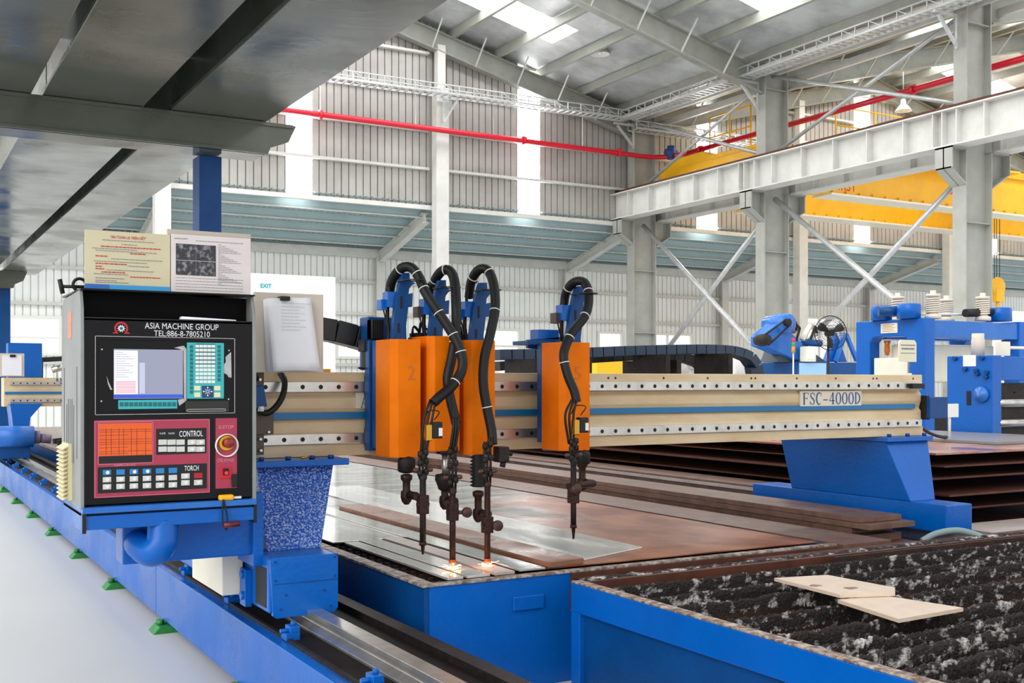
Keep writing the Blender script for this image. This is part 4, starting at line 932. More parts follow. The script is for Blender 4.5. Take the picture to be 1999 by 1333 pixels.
carriage(340, 26, 1097, 1152, 668, 880, '5', 'rightmost, standing apart,', h5, False, (1068, 1100), [.12,.3,.48,.66,.8])
# extra blue bracket and motors of the outer carriages
t = thing('motor_bracket', 'blue gusseted bracket with small blue motor left of the rightmost orange cover', 'bracket', (2.6, 4.35, 1.25))
def px(pts, y0, y1): return [(P(u, v, y=y0).x, P(u, v, y=y0).z) for u, v in pts], y0, y1
a, y0, y1 = px([(1031,663),(1095,657),(1095,700),(1075,716),(1063,700),(1058,684),(1031,679)], 4.34, 4.36); MB().prism(a, 'y', y0, y1).build('gusset', BLUE_D, t, .002)
a = P(1031, 668, y=4.3); b = P(1093, 660, y=4.3); MB().box(a.x, b.x, 4.3, 4.44, a.z-.01, a.z+.008).build('shelf', BLUE_D, t, .002)
a = P(1048, 663, y=4.36); b = P(1088, 644, y=4.36); MB().box(a.x, b.x, 4.34, 4.42, a.z, b.z).build('motor_body', BLUE, t, .004)
t = thing('drive_motor', 'dark blue and black drive motor on top left of the leftmost torch carriage', 'motor', (1.7, 4.4, 1.3))
a = P(716, 672, y=4.42); b = P(768, 620, y=4.42); MB().box(a.x, b.x, 4.4, 4.5, 1.26, b.z).build('motor_housing', BLUE_D, t, .005)
q = MB(); a = P(721, 662, y=4.38); b = P(745, 625, y=4.38)
for k in range(7): q.box(a.x+(b.x-a.x)*k/7, a.x+(b.x-a.x)*(k+.6)/7, 4.345, 4.40, a.z, b.z)
q.box(a.x, b.x, 4.36, 4.40, a.z, b.z); q.build('cooling_fins', BLACK_M, t)
q = MB(); a = P(708, 686, y=4.37); b = P(722, 662, y=4.37); q.box(a.x, b.x, 4.35, 4.42, a.z, b.z); q.box(a.x+.008, b.x, 4.36, 4.40, P(700, 722, y=4.37).z, a.z); q.bar(P(700, 718, y=4.37), P(716, 720, y=4.37), .01, .008); q.build('gearbox', BLACK_M, t, .002)
for (u, v, y, nm) in [(815, 650, 4.33, 'between the first and second torch carriages'), (893, 652, 4.33, 'between the second and third torch carriages'), (832, 690, 4.33, 'low, between the first and second torch carriages')]:
    p = P(u, v, y=y); t = thing('cable_cluster', 'dark cables and small motor parts %s' % nm, 'cables', tuple(p), 'cable clusters')
    q = MB(); q.box(p.x-.02, p.x+.03, p.y-.03, p.y+.04, p.z-.06, p.z); q.build('terminal_block', BLACK_M, t, .003)
    q = MB(); r_ = random.Random(int(u))
    for k in range(5): q.tube(spline([(p.x-.03+k*.014, p.y, p.z-.05), (p.x-.04+k*.02+r_.uniform(-.02,.02), p.y-.02, p.z+.02+r_.uniform(0,.03)), (p.x+.03+r_.uniform(-.03,.03), p.y, p.z-.03)], 5), .0035, 6)
    q.build('loose_cables', RUBBER, t)
# torches and their holders
def torch(u, vals, yT, lab, knob, lit=False, holder=None):
    """vals: pixel heights of valve top, fork, block top, block bottom, barrel end, nozzle end, tip"""
    z = [P(u, v, y=yT).z for v in vals]; p = P(u, 900, y=yT); x, y = p.x, yT
    t = thing('cutting_torch', lab, 'cutting torch', (x, y, z[6]), 'cutting torches')
    q = MB(); q.lathe([(.0125, z[4]), (.0125, z[3]), (.013, z[2]), (.0125, z[1]-.0), (.017, z[1]+.01), (.010, z[1]+.03)], (x, y, 0), n=16); q.build('torch_barrel', SOOT if lit else IRON, t)
    q = MB(); q.lathe([(.004, z[6]), (.0065, z[5]), (.0075, z[5]+.002), (.0085, z[4]-.002), (.0145, z[4]-.001), (.0145, z[4]+.012), (.0125, z[4]+.013)], (x, y, 0), n=16); q.build('nozzle', SOOT if not lit else mat('heated_brass', '#b8532a', .4, .5), t)
    q = MB(); q.box(x-.02, x+.02, y-.018, y+.02, z[3], z[2]); q.box(x-.026, x+.026, y-.01, y+.01, (z[2]+z[3])/2-.008, (z[2]+z[3])/2+.008); q.build('clamp_block', SOOT, t, .003)
    # gas tubes with valves
    q = MB(); zt = z[0]
    for dx in (-.013, .0, .013): q.tube([(x+dx, y+.002, z[1]+.01), (x+dx*1.15, y, (zt+z[1])/2), (x+dx, y, zt)], .0055, 8)
    for dx, f in ((-.014, .25), (.014, .3), (-.013, .6), (.014, .66), (0, .8), (-.013, .9), (.013,.95)):
        zz = z[1]+(zt-z[1])*f; q.lathe([(.006, -.012), (.0105, -.009), (.0105, .009), (.006, .012)], (x+dx, y-.002, zz), n=8)
    q.build('gas_tubes', IRON, t)
    zz = z[1]+(zt-z[1])*.36
    for s_ in (-1, 1): MB().lathe([(.006, 0), (.0095, .004), (.0095, .018), (.006, .022)] if s_ > 0 else [(.006, 0), (.0095, -.004), (.0095, -.018), (.006, -.022)], (x+s_*.02, y, zz), 'x', 12).build('valve_knob', mat('valve_brown', '#5b4038', .45, .5), t)
    if knob:
        kx, kv, kr, kd = knob; pk = P(kx, kv, y=yT-.02); q = MB(); q.lathe([(.004, .012), (kr*.7, .01), (kr, .006), (kr, -.008), (kr*.8, -.012)], (pk.x, yT-.02, pk.z), 'y', 20); q.cyl((x, yT-.005, pk.z), (pk.x, yT-.015, pk.z), .008); q.build('adjusting_knob', mat('knob_brown', '#4a302a', .5, .3), t)
    return t, x, z
t2 = torch(826, (880, 938, 966, 1003, 1064, 1075, 1082), 3.98, 'leftmost cutting torch, hanging unlit with its tip above the plate', None)
t3 = torch(884, (872, 965, 982, 1016, 1098, 1104, 1110), 3.98, 'cutting torch second from left, with sparks at its tip', (912, 1000, .021, 1), True)
t4 = torch(952, (862, 952, 1008, 1040, 1096, 1101, 1107), 3.97, 'cutting torch third from left, with sparks at its tip and a round knob', (972, 1026, .022, 1), True)
t5 = torch(1120, (858, 905, 948, 982, 1030, 1040, 1052), 3.98, 'rightmost cutting torch, standing apart and unlit', (1125, 955, .024, 1))
for tt, u, vs_ in [(t2[0], 846, (780, 882)), (t3[0], 890, (815, 874)), (t4[0], 960, (855, 868)), (t5[0], 1122, (780, 862))]:
    q = MB()
    for k, dx in enumerate((-5, 0, 5)):
        q.tube(arc3([(u+dx, vs_[0], 3.98), (u-10+dx*1.6 if vs_[1]-vs_[0] > 60 else u+dx, vs_[0]*.62+vs_[1]*.38, 3.97), ((827 if u == 846 else u-6)+dx, vs_[1]+4, 3.98)], 6), .0055, 8)
    q.build('gas_hoses', RUBBER, tt)
# solenoid boxes
for u, v, lab in [(852, 838, 'black solenoid box with brass fitting beside the leftmost torch hoses'), (1138, 828, 'black solenoid box with brass fitting on the rightmost torch')]:
    p = P(u, v, y=3.97); t = thing('solenoid_valve', lab, 'valve', tuple(p), 'solenoid valves')
    MB().box(p.x-.022, p.x+.022, 3.955, 3.99, p.z-.036, p.z+.03).build('coil_box', BLACK_M, t, .004)
    MB().box(p.x-.05, p.x-.024, 3.955, 3.985, p.z-.045, p.z+.02).build('brass_body', BRASS, t, .004)
    MB().box(p.x+.004, p.x+.02, 3.9535, 3.955, p.z-.026, p.z+.006).build('side_label', WH, t)
    q = MB(); q.tube(arc3([(u-4, v-18, 3.97), (u+6, v-34, 3.98), (u-14, v-36, 3.99), (u-22, v-20, 3.98)], 5), .0025, 6); q.build('wire', RUBBER, t)
p = P(983, 888, y=3.98); t = thing('ignition_box', 'sooty control box fixed at the right of the third torch', 'control box', tuple(p))
MB().box(p.x-.028, p.x+.02, 3.96, 4.02, p.z-.03, p.z+.035).build('box_body', IRON, t, .006)
q = MB(); q.cyl((p.x+.02, 3.98, p.z+.01), (p.x+.04, 3.98, p.z+.0), .008); q.cyl((p.x-.005, 3.98, p.z-.05), (p.x, 3.98, p.z-.03), .012); q.build('connectors', IRON, t)
# lifting spindles below the covers
def holder(u, v0, knee, v1, xt, lab, kind):
    p = P(u, v0, y=4.12); zt = p.z+.006; x = p.x; zk = P(u, knee, y=4.12).z; z1 = P(u, v1, y=4.12).z
    t = thing('torch_holder', lab, 'torch holder', (x, 4.12, z1), 'torch holders')
    if kind == 'cup':
        MB().lathe([(.02, zt), (.034, zt-.012), (.036, zt-.02), (.036, zt-.06), (.028, zt-.066), (.014, zt-.07)], (x, 4.12, 0), n=20).build('sensor_cup', IRON, t)
    elif kind == 'rod':
        MB().lathe([(.036, zt), (.036, zt-.012), (.02, zt-.016), (.012, zt-.02)], (x, 4.12, 0), n=20).build('collar', IRON, t)
        MB().cyl((x, 4.12, zt-.02), (x, 4.12, zk+.03), .0125, n=16).build('chrome_rod', SILVER, t)
        MB().lathe([(.012, zk+.045), (.04, zk+.04), (.042, zk+.02), (.03, zk-.01), (.028, zk-.02), (.012, zk-.03)], (x, 4.12, 0), n=20).build('flared_guard', IRON, t)
    else:
        pr = []; n = 10
        for i in range(n): h = zt-.002-(zt-zk-.02)*i/n; pr += [(.036, h), (.024, h-(zt-zk-.02)/n*.5)]
        MB().lathe(pr, (x, 4.12, 0), n=20).build('rubber_bellows', BLACK_M, t)
    q = MB(); q.lathe([(.014, zk+.01), (.024, zk+.005), (.024, zk-.010), (.016, zk-.02), (.015, z1+.04), (.023, z1+.032), (.024, z1+.01), (.019, z1-.008), (.009, z1-.02)], (x, 4.12, 0), n=14)
    q.build('knuckle', SOOT, t)
    zz = z1+.02; pt = P(xt, 900, y=3.98)
    q = MB(); q.tube([(x, 4.12, zz), (x+.01, 4.05, zz), (pt.x-.02, 3.99, zz)], [.016, .017, .014], 10); q.cyl((x-.02, 4.12, zz), (x+.028, 4.12, zz), .011); q.build('cross_arm', SOOT, t)
    return t
holder(794, 893, 930, 975, 826, 'leftmost torch holder with a round cup and brown knuckle', 'cup')
holder(869, 882, 945, 985, 884, 'second torch holder with a bright steel rod and flared guard', 'rod')
holder(934, 888, 962, 1010, 952, 'third torch holder with black rubber bellows', 'bellows')
holder(1137, 880, 905, 950, 1120, 'rightmost torch holder, short and dark behind the rightmost torch', 'cup')
# sparks: small flames at the two lit nozzles
FL = mat('white_hot_flame', '#ffd2a0', .5, emit=7); FLO = mat('orange_flame', '#ff7a30', .5, emit=4)
for (tt, x, z), y in ((t3, 3.98), (t4, 3.97)):
    MB().lathe([(.0045, z[6]), (.007, z[6]-.006), (.004, .47)], (x, y, 0), n=10).build('flame', FLO, tt)
    q = MB(); r_ = random.Random(int(x*1000))
    MB().add([(x+.034*r_.uniform(.7,1.25)*math.cos(k*.349), y+.026*r_.uniform(.7,1.25)*math.sin(k*.349), ZT+.0192) for k in range(18)], [tuple(range(18))]).build('cut_glare_fringe', mat('orange_glare_glow', '#ff5a18', .5, emit=2.2), tt)  # glowing fringe put in for the orange glare around the cut
    MB().lathe([(.024, 0), (.018, .0012), (.006, .003)], (x, y, ZT+.0194), n=18).build('cut_glare_disc', FL, tt)  # glowing disc put in for the white glare of the cut
    for k in range(12):
        a = r_.uniform(0, 6.28); l = r_.uniform(.015, .05); e = r_.uniform(0, .25); w_ = .0006
        p0 = Vector((x, y, .465)); p1 = p0+Vector((math.cos(a)*l, math.sin(a)*l, l*e+.001)); q.bar(p0+(p1-p0)*.2, p1, w_, w_)
    q.build('sparks', FL, tt)
    ld = bpy.data.lights.new('cut_glow', 'POINT'); ld.energy = 1.5; ld.color = (1, .42, .16); ld.shadow_soft_size = .008; ld.specular_factor = .15
    lo = bpy.data.objects.new('cut_glow', ld); COL.objects.link(lo); lo.location = (x, y-.006, .478)
# cable chains
def chain(pts, wdt, hgt, y0, lab, m_, n_=None, y1=None):
    t = thing('cable_chain', lab, 'cable chain', tuple(pts[0]), 'cable chains')
    path = [Vector(p) for p in pts]; L = [0]
    for a, b in zip(path[:-1], path[1:]): L.append(L[-1]+(b-a).length)
    n = int(L[-1]/.07)
    def at(s):
        for i in range(len(L)-1):
            if s <= L[i+1]+1e-9: return path[i].lerp(path[i+1], (s-L[i])/(L[i+1]-L[i]))
        return path[-1]
    for i in range(n):
        a, b = at(L[-1]*i/n), at(L[-1]*(i+.94)/n); MB().bar(a, b, wdt, hgt, (0, 1, 0) if False else (0,0,1)).build('link', m_, t, .003)
    return t
CH = mat('chain_black', '#15171a', .4)
yc = 4.95
right = spline([P(968, 693, y=yc), P(1100, 690, y=yc), P(1250, 684, y=yc), P(1370, 682, y=yc), P(1425, 685, y=yc), P(1460, 697, y=yc), P(1474, 722, y=yc), P(1475, 760, y=yc)], 6)
ch1 = chain(right, .10, .055, yc, 'long black cable chain with blue edge above the beam, curling down at the right', mat('chain_blue_black', '#16304c', .4))
inner = spline([P(968, 715, y=yc+.22), P(1150, 700, y=yc+.22), P(1270, 695, y=yc+.22), P(1340, 700, y=yc+.22), P(1375, 716, y=yc+.22), P(1385, 745, y=yc+.22)], 6)
ch2 = chain(inner, .10, .05, yc, 'second black cable chain below and behind the long chain, curling down behind the beam', CH)
chain([P(612, 640, y=4.53), P(660, 648, y=4.53), P(728, 668, y=4.53)], .10, .095, 4.7, 'short black cable chain sloping down behind the papers to the leftmost carriage', CH)
for u, v in [(1000, 692), (1100, 690), (1250, 684), (1370, 682)]:
    p = P(u, v, y=yc); MB().box(p.x-.015, p.x+.015, 4.70, 5.0, ZB1, p.z-.028).build('support_bracket', IRON, ch1)
for u, v in [(1050, 710), (1230, 696)]:
    p = P(u, v, y=yc+.22); MB().box(p.x-.015, p.x+.015, 4.72, 5.22, ZB1-.03, p.z-.026).build('support_bracket', IRON, ch2)
# ================================================================== cutting tables and plates
ZT = .44
t = thing('cutting_table', 'blue cutting table with a dark slat bed under wet steel plates below the torches', 'cutting table', (2.8, 8, 0))
X0, X1, Y0, Y1 = 1.78, 3.92, 3.77, 12.5
q = MB(); q.box(X0, X0+.02, Y0, Y1, .0, ZT-.004); lw = q.build('side_wall', BLUE_D, t, .002)
q = MB(); q.box(X0+.02, X1, Y0, Y0+.02, 0, ZT-.004); fw = q.build('front_wall', BLUE, t, .002)
MB().box(X1-.02, X1, Y0+.02, Y1, 0, ZT-.004).build('side_wall', BLUE_D, t)
rim = mat('scaly_rim', '#6a5a50', .6, .3, .9, '#c8bfb6', 30, .4, 80)
q = MB(); q.box(X0-.01, X0+.05, Y0-.006, Y1, ZT-.004, ZT+.006); q.build('side_rim', rim, t, .002)
q = MB(); q.box(X0+.05, X1, Y0-.006, Y0+.035, ZT-.004, ZT+.006); q.build('front_rim', rim, t, .002)
MB().box(X0+.02, X1-.02, Y0+.02, 8.1, .04, .06).build('table_pan', IRON, t)
MB().box(2.43, X1, Y0-.012, Y0, .28, ZT-.004).build('rusty_end_plate', EDGE_R, t, .001)
MB().box(2.16, 2.30, Y0-.012, Y0-.0, .31, .365).build('weld_plate', BLUE, t, .003)
sl = None
for k in range(50):
    y = Y0+.09+k*.085
    if sl is None:
        q = MB(); n = 60; q.box(X0+.02, X1-.02, y-.002, y+.002, .2, ZT-.012)
        for i in range(3): q.box(X0+.03+i*.035, X0+.05+i*.035, y-.004, y+.004, ZT-.02, ZT-.002)
        sl = q.build('slat', SLAT, t); y00 = y
    else:
        c = sl.copy(); COL.objects.link(c); c.parent = t; c.location = (0, y-y00, 0)
def plate(x0, x1, y0, y1, z0, z1, mt, lab, grp, name='steel_plate', skew=0, hole=False):
    q = MB(); q.prism([(x0, y0), (x1, y0+skew), (x1, y1), (x0, y1)], 'z', z0, z1)
    return tag(q.build(name, mt, bevel=.001), lab, 'steel plate', grp)
g = 'cut strips on the table'
plate(2.3, 3.86, 3.84, 12.2, ZT+.006, ZT+.012, SHEET, 'large wet sheet, rusty brown near and mirror wet far away, covering the torch table', 'large sheets on the table')
plate(1.86, 2.295, 4.95, 8.1, ZT+.006, ZT+.012, PLATE_W, 'wet grey sheet along the left side of the torch table behind the drive leg', 'large sheets on the table')
plate(1.90, 1.968, 3.815, 4.9, ZT+.006, ZT+.016, PLATE_W, 'narrow pale strip at the left edge, ending over the dark slats under the first torch', g)
plate(1.985, 2.086, 3.815, 4.93, ZT+.006, ZT+.016, PLATE_W, 'pale strip under the second lit torch, right of the narrowest strip', g)
plate(2.108, 2.198, 3.815, 4.93, ZT+.006, ZT+.018, PLATE_P, 'pinkish strip under the third lit torch', g)
plate(2.222, 2.34, 3.815, 6.6, ZT+.0125, ZT+.02, PLATE_W, 'long wet grey strip left of the thick brown bar', g)
plate(2.37, 2.555, 3.83, 6.2, ZT+.0125, ZT+.034, PLATE_B, 'thick brown bar plate with a burnt hole at its far end', g, skew=.03)
MB().lathe([(.028, 0), (.028, .0006), (.0, .0008)], (2.45, 6.08, ZT+.0342), n=20)
plate(2.60, 3.02, 3.92, 7.5, ZT+.0125, ZT+.018, mat('glare_white_wet_sheet', '#e9e6e2', .22, .25, .4, '#bdb4ac', 3, .1, 12, rvar=.12, stretch=(2.5,.7,1), coat=1), 'thin bright wet sheet lying on the rusty sheet right of the brown bar', g, skew=.16)  # glare on the wet sheet put in as a near-white base colour
# stacks of long plates between the table and the right leg
def stack(x0, x1, y0, y1, zs, mats, labs, grp, step=.05):
    for i, (za, zb) in enumerate(zip(zs[:-1], zs[1:])):
        d = step*(i % 3); plate(x0+.01*((i*7) % 3), x1-.012*((i*5) % 3), y0+d, y1, za+.001, zb-.001, mats[i % len(mats)], labs[i], grp)
EDB = mat('dark_layered_edge', '#77594a', .45, .15, .6, '#4a362c', 10, .2, 40)
zs = [.0, .13, .28, .33, .37, .41, .445, .475, .505]
nms = ['lowest', 'second from the floor', 'third from the floor', 'fourth from the floor', 'fourth from the top', 'third from the top', 'second from the top', 'topmost']
stack(4.42, 4.76, 4.02, 12.0, zs, [EDB], ['long brown bar in the tall bar stack beside the right leg, %s' % n for n in nms], 'long bars beside the right leg', .07)
stack(3.98, 4.34, 3.74, 11.5, [.0, .15, .30, .36, .40, .435], [EDB, PLATE_B], ['long brown bar in the low bar stack next to the torch table, %s' % n for n in ['lowest', 'second up', 'third up', 'fourth up', 'topmost']], 'long bars beside the table', .05)
stack(5.27, 5.6, 5.6, 13, [.0, .2, .40, .45, .475, .49], [EDB, PLATE_P], ['long pale plate stacked behind the foot of the right leg, %s' % n for n in ['lowest', 'second up', 'third up', 'fourth up', 'topmost']], 'pale plates behind the leg', .04)
# big sheets on the right
zs = [.0]; r_ = random.Random(11); labs = []
lv = [.10, .14, .24, .28, .40, .425, .50, .525, .60, .625, .68, .70, .755, .78]
for i in range(0, len(lv), 2):
    za, zb = lv[i], lv[i+1]; dx = [0, .07, .03, .10, .02, .08, .05][i//2]; dy = [0, .05, .12, .02, .1, .04, .08][i//2]
    nm = ['lowest', 'second from the bottom', 'third from the bottom', 'fourth and middle one', 'third from the top', 'second from the top', 'topmost, with a broad rusty face'][i//2]
    plate(5.62+dx, 7.85, 4.55+dy, 11.5, za, zb-.012, PLATE_R if i == 12 else EDGE_R, 'wide rusty sheet in the right hand sheet pile, %s' % nm, 'wide sheets in the right pile')
    for xx, sd in [(5.85, 'left'), (7.1, 'right')]:
        zl_ = 0 if i == 0 else lv[i-1]-.012
        tag(MB().box(xx, xx+.09, 4.95, 5.04, zl_, za).build('spacer_block', EDGE_R), '%s spacer block under the wide rusty sheet that is %s' % (sd, nm.split(',')[0]), 'block', 'spacers in the sheet pile')
plate(6.75, 7.9, 5.0, 8.6, .7705, .79, mat('grey_mill_plate', '#8f8c8c', .35, .3, .3, '#77716f', 2), 'grey steel sheet on top of the wide rusty sheet pile by the blue machine', 'grey sheet on the pile')
plate(5.55, 9.5, 2.4, 4.48, .33, .345, PLATE_P, 'pale pinkish sheet lying low in front of the wide sheet pile', 'low pale sheet')
for xx, yy, nm in [(5.7, 2.6, 'near left'), (5.7, 4.2, 'far left'), (9.2, 2.6, 'near right'), (9.2, 4.2, 'far right')]: tag(MB().box(xx, xx+.12, yy, yy+.12, 0, .33).build('spacer_block', EDGE_R), 'dark support block under the %s corner of the low pale sheet' % nm, 'block', 'supports of the low pale sheet')
# near table with slag covered slats
t = thing('slag_table', 'blue cutting table in the foreground with slag crusted slats', 'cutting table', (3.9, 2.4, 0))
A0, A1, B0, B1 = 2.305, 5.45, .9, 3.57
q = MB(); q.box(A0, A0+.03, B0, B1, .33, ZT); q.box(A0, A0+.03, B1-.06, B1, 0, .33); q.box(A0, A0+.03, 2.36, 2.42, 0, .33); q.box(A0, A0+.03, B0, B0+.06, 0, .33); q.build('side_frame', BLUE, t, .003)
MB().box(A0+.02, A0+.03, B0+.06, B1-.06, 0.0, .33).build('recessed_panel', BLUE_D, t)
MB().prism([(A0+.004, .33), (A0+.02, .33), (A0+.02, .325)], 'y', B0, B1)
q = MB(); q.box(A0+.03, A1, B1-.025, B1, 0, ZT); q.build('rear_wall', EDGE_R, t)
MB().box(A1, A1+.03, B0, B1, 0, ZT).build('side_frame', BLUE_D, t, .003)
q = MB(); q.box(A0+.001, A0+.045, B0, B1, ZT, ZT+.007); q.build('side_rim', mat('slag_rim', '#6b5040', .7, .2, .9, '#cbbdb0', 34, .7, 90), t, .002)
def crust(x0, x1, y, ztop, zbot, seed, amp=1.0, thick=.006, sl=.012):
    """the ragged crust that has melted onto the upper edge of a slat"""
    r = random.Random(seed); n = int((x1-x0)/.007); q = MB(); prof = [(-thick*.6, -.05), (-sl*.8, -.034), (-sl, -.018), (-sl*.9, -.006), (-sl*.3, 0), (sl*.3, 0), (sl*.9, -.006), (sl, -.018), (sl*.8, -.034), (thick*.6, -.05)]
    k = len(prof); vs = []; hh = 0; drip = 0; slow = 0
    for i in range(n+1):
        x = x0+(x1-x0)*i/n; slow = slow*.96+r.uniform(-.0013, .0013)*amp; hh = hh*.45+r.uniform(-.004, .0045)*amp; drip = drip*.4+r.uniform(-.02, .026)*amp
        fat = 1+slow*60
        for j, (dy, z) in enumerate(prof):
            lowp = -z/.05
            vs.append((x+r.uniform(-.002,.002), y+dy*max(.3, fat)*(1+r.uniform(-.35,.4)), ztop+z+(hh+slow)*(1-lowp*.7)-abs(drip)*lowp))
    q.add(vs, [(i*k+j, i*k+j+1, (i+1)*k+j+1, (i+1)*k+j) for i in range(n) for j in range(k-1)])
    return q
ys = [3.40, 3.205, 3.01, 2.79, 2.54, 2.36, 2.21, 2.07, 1.93, 1.79, 1.65, 1.5, 1.35, 1.2]
for i, y in enumerate(ys):
    zt_ = ZT-.004+random.Random(i).uniform(-.008, .006)
    sl_ = MB().box(A0+.045, A1-.02, y-.003, y+.003, .12, zt_-.02).build('slat', SLAT, t)
    crust(A0+.045, A1-.02, y, zt_, 0, i, .6+min(.7, (3.5-y)*.4), sl=.0055+min(.004, (3.4-y)*.003)).build('slag_crust', SLAG, sl_)
w_ = crust(A0+.05, A1, B1+.03, ZT+.006, .2, 77, .5, sl=.03, thick=.03); w_.build('rear_crust', SLAG, t)
MB().box(A0+.05, A1, B1-.02, B1+.05, ZT-.05, ZT-.03).build('rear_ledge', SLAT, t)
MB().box(A0+.03, A1, B0, B1-.03, .04, .06).build('table_pan', IRON, t)
# dark channel beams along the back of the slag table
tag(MB().prism([(B1+.075, .20), (B1+.165, .20), (B1+.165, ZT-.02), (B1+.13, ZT-.005), (B1+.075, ZT-.015)], 'x', 3.3, 5.55).build('channel_bar', EDGE_R, bevel=.003), 'dark rusty channel bar along the back of the slag table', 'bar')
a = P(1385, 1098, z=ZT-.02); b = P(1960, 1062, z=ZT+.02)
tag(MB().bar((3.62, 3.49, .40), (5.4, 3.49, .40), .012, .09).build('bed_divider', SLAT), 'thin dark divider strip standing inside the far end of the slag bed', 'strip')
# pale offcuts on the slats
pts = [P(u, v, z=ZT+.02) for u, v in [(1512, 1133), (1616, 1127), (1747, 1152), (1748, 1162), (1640, 1166)]]
q = MB(); q.prism([(p.x, p.y) for p in pts], 'z', ZT+.018, ZT+.03); tag(q.build('offcut_plate', mat('pale_offcut', '#d9c3ad', .45, 0, .3, '#b79c88', 14)), 'pale offcut plate with two burn marks, upper one on the slats', 'offcut')
q = MB()
for u, v in [(1592, 1143), (1662, 1148)]:
    p = P(u, v, z=ZT+.03); r_ = random.Random(u); q.add([(p.x+.028*r_.uniform(.6,1.3)*math.cos(k*.524), p.y+.022*r_.uniform(.6,1.3)*math.sin(k*.524), ZT+.0304) for k in range(12)], [tuple(range(12))])
bm_ = q.build('burn_marks', mat('burn_mark', '#6e4a3a', .6, 0, .5, '#c4a48e', 60), bpy.data.objects[[o.name for o in COL.objects if o.name.startswith('offcut_plate')][-1]])
pts = [P(u, v, z=ZT+.02) for u, v in [(1636, 1168), (1725, 1160), (1881, 1184), (1755, 1206)]]
q = MB(); q.prism([(p.x, p.y) for p in pts], 'z', ZT+.004, ZT+.0165); tag(q.build('offcut_plate', MATS['pale_offcut']), 'pale rectangular offcut plate, lower right one on the slats', 'offcut')
# grey hose over the table end
q = MB(); q.tube(spline([P(1800, 1056, y=3.75), P(1830, 1041, y=3.72), P(1875, 1036, y=3.68), P(1925, 1052, y=3.6), P(1960, 1076, y=3.52), P(1978, 1100, y=3.45), P(1985, 1125, y=3.42)], 8), .016, 12)
tag(q.build('grey_hose', mat('grey_green_hose', '#7f9490', .35)), 'grey green hose arching over the far corner of the slag table', 'hose')
# ================================================================== machines in the background, right
lev = thing('levelling_machine', 'large blue levelling machine with portal frame and pale springs on top', 'machine', (10.2, 8, 0))
c = 9.5; zt = 1.88; ya, yb = 7.9, 8.84
def portal(x, wd, parent, name):
    q = MB(); zo = P(1740, 657, x=9.5).z
    q.prism([(ya, 0), (ya+.2, 0), (ya+.2, zo-.06), (ya+.26, zo), (yb-.26, zo), (yb-.2, zo-.06), (yb-.2, 0), (yb, 0), (yb, zt), (ya, zt)], 'x', x, x+wd)
    return q.build(name, BLUE, parent, .01)
portal(9.5, .16, lev, 'portal_frame'); portal(11.05, .16, lev, 'portal_frame')
MB().box(9.66, 11.05, ya+.02, ya+.3, zt-.2, zt-.02).build('top_beam', BLUE_L, lev, .005)
MB().box(9.66, 11.05, yb-.3, yb-.02, zt-.2, zt-.02).build('top_beam', BLUE, lev, .005)
MB().box(9.7, 11.05, ya+.32, yb-.32, 1.2, 1.62).build('cream_roll_housing', CREAM_L, lev, .02)
MB().box(9.66, 11.05, ya+.2, ya+.5, .2, .98).build('roll_bed', IRON, lev)
MB().box(9.5+.02, 9.5+.3, ya+.24, yb-.24, .3, 1.47).build('white_gearbox', CREAM_L, lev, .01)
for k, (u, v, s_) in enumerate([(1753, 600, 1), (1822, 590, 1.15), (1848, 597, .95), (1919, 596, 1.15)]):
    x, y = [(9.75, 8.62), (10.0, 8.0), (10.35, 8.3), (10.75, 7.98)][k]
    p = P(u, v, y=y); x = max(9.6, min(11.1, p.x)); zb = zt; zz = P(u, {0:572,1:567,2:577,3:572}[k], y=y).z
    sp = MB().lathe([(.085, zb), (.085, zb+.04), (.06, zb+.05), (.05, zb+.06), (.05, zz-.07), (.075, zz-.065), (.075, zz-.04), (.03, zz-.035), (.03, zz), (.0, zz)], (x, y, 0), n=18).build('spring_post', mat('beige_spring_paint', '#d5cbbb', .5), lev)
    n = 7; path = [(x+.066*math.cos(a*math.pi/8), y+.066*math.sin(a*math.pi/8), zb+.06+(zz-.08-zb-.06)*a/(16*n)) for a in range(16*n+1)]
    MB().tube(path, .0095, 6).build('coil_spring', MATS['beige_spring_paint'], sp)
for (u0, u1, v0, v1, y) in [(1707, 1735, 598, 622, 8.5), (1759, 1790, 594, 620, 8.1), (1935, 1966, 602, 626, 8.0)]:
    a = P(u0, v1, y=y); b = P(u1, v0, y=y); MB().lathe([((b.x-a.x)/2, zt-.0), ((b.x-a.x)/2, b.z-.01), ((b.x-a.x)/2-.01, b.z)], ((a.x+b.x)/2, y, 0), n=20).build('blue_gear_drum', BLUE, lev)
a = P(1715, 608, y=8.35); b = P(1765, 606, y=8.2); MB().tube([a, b], .055, 14).build('cross_drum', BLUE_D, lev)
MB().tube([P(1790, 613, y=8.1), P(1900, 614, y=8.05)], .012, 8).build('drive_shaft', CREAM_L, lev)
MB().tube([P(1885, 611, y=8.0), P(1935, 609, y=8.0)], .045, 14).build('black_motor', BLACK_M, lev)
q = MB(); p = P(1738, 638, x=9.498); q.box(9.492, 9.499, P(1721, 640, x=9.5).y, P(1753, 640, x=9.5).y, P(1738, 650, x=9.5).z, P(1738, 631, x=9.5).z); np_ = q.build('name_plate', CREAM_L, lev)
q = MB()
for i in range(5): q.box(9.4905, 9.492, P(1724, 640, x=9.5).y, P(1750-(i*5) % 9, 640, x=9.5).y, P(1738, 647-i*3.2, x=9.5).z, P(1738, 646-i*3.2, x=9.5).z)
q.build('plate_text_rows', mat('ochre_ink', '#b98a3c', .6), np_)
a = P(1754, 656, x=9.45); p = P(1722, 690, x=9.6)
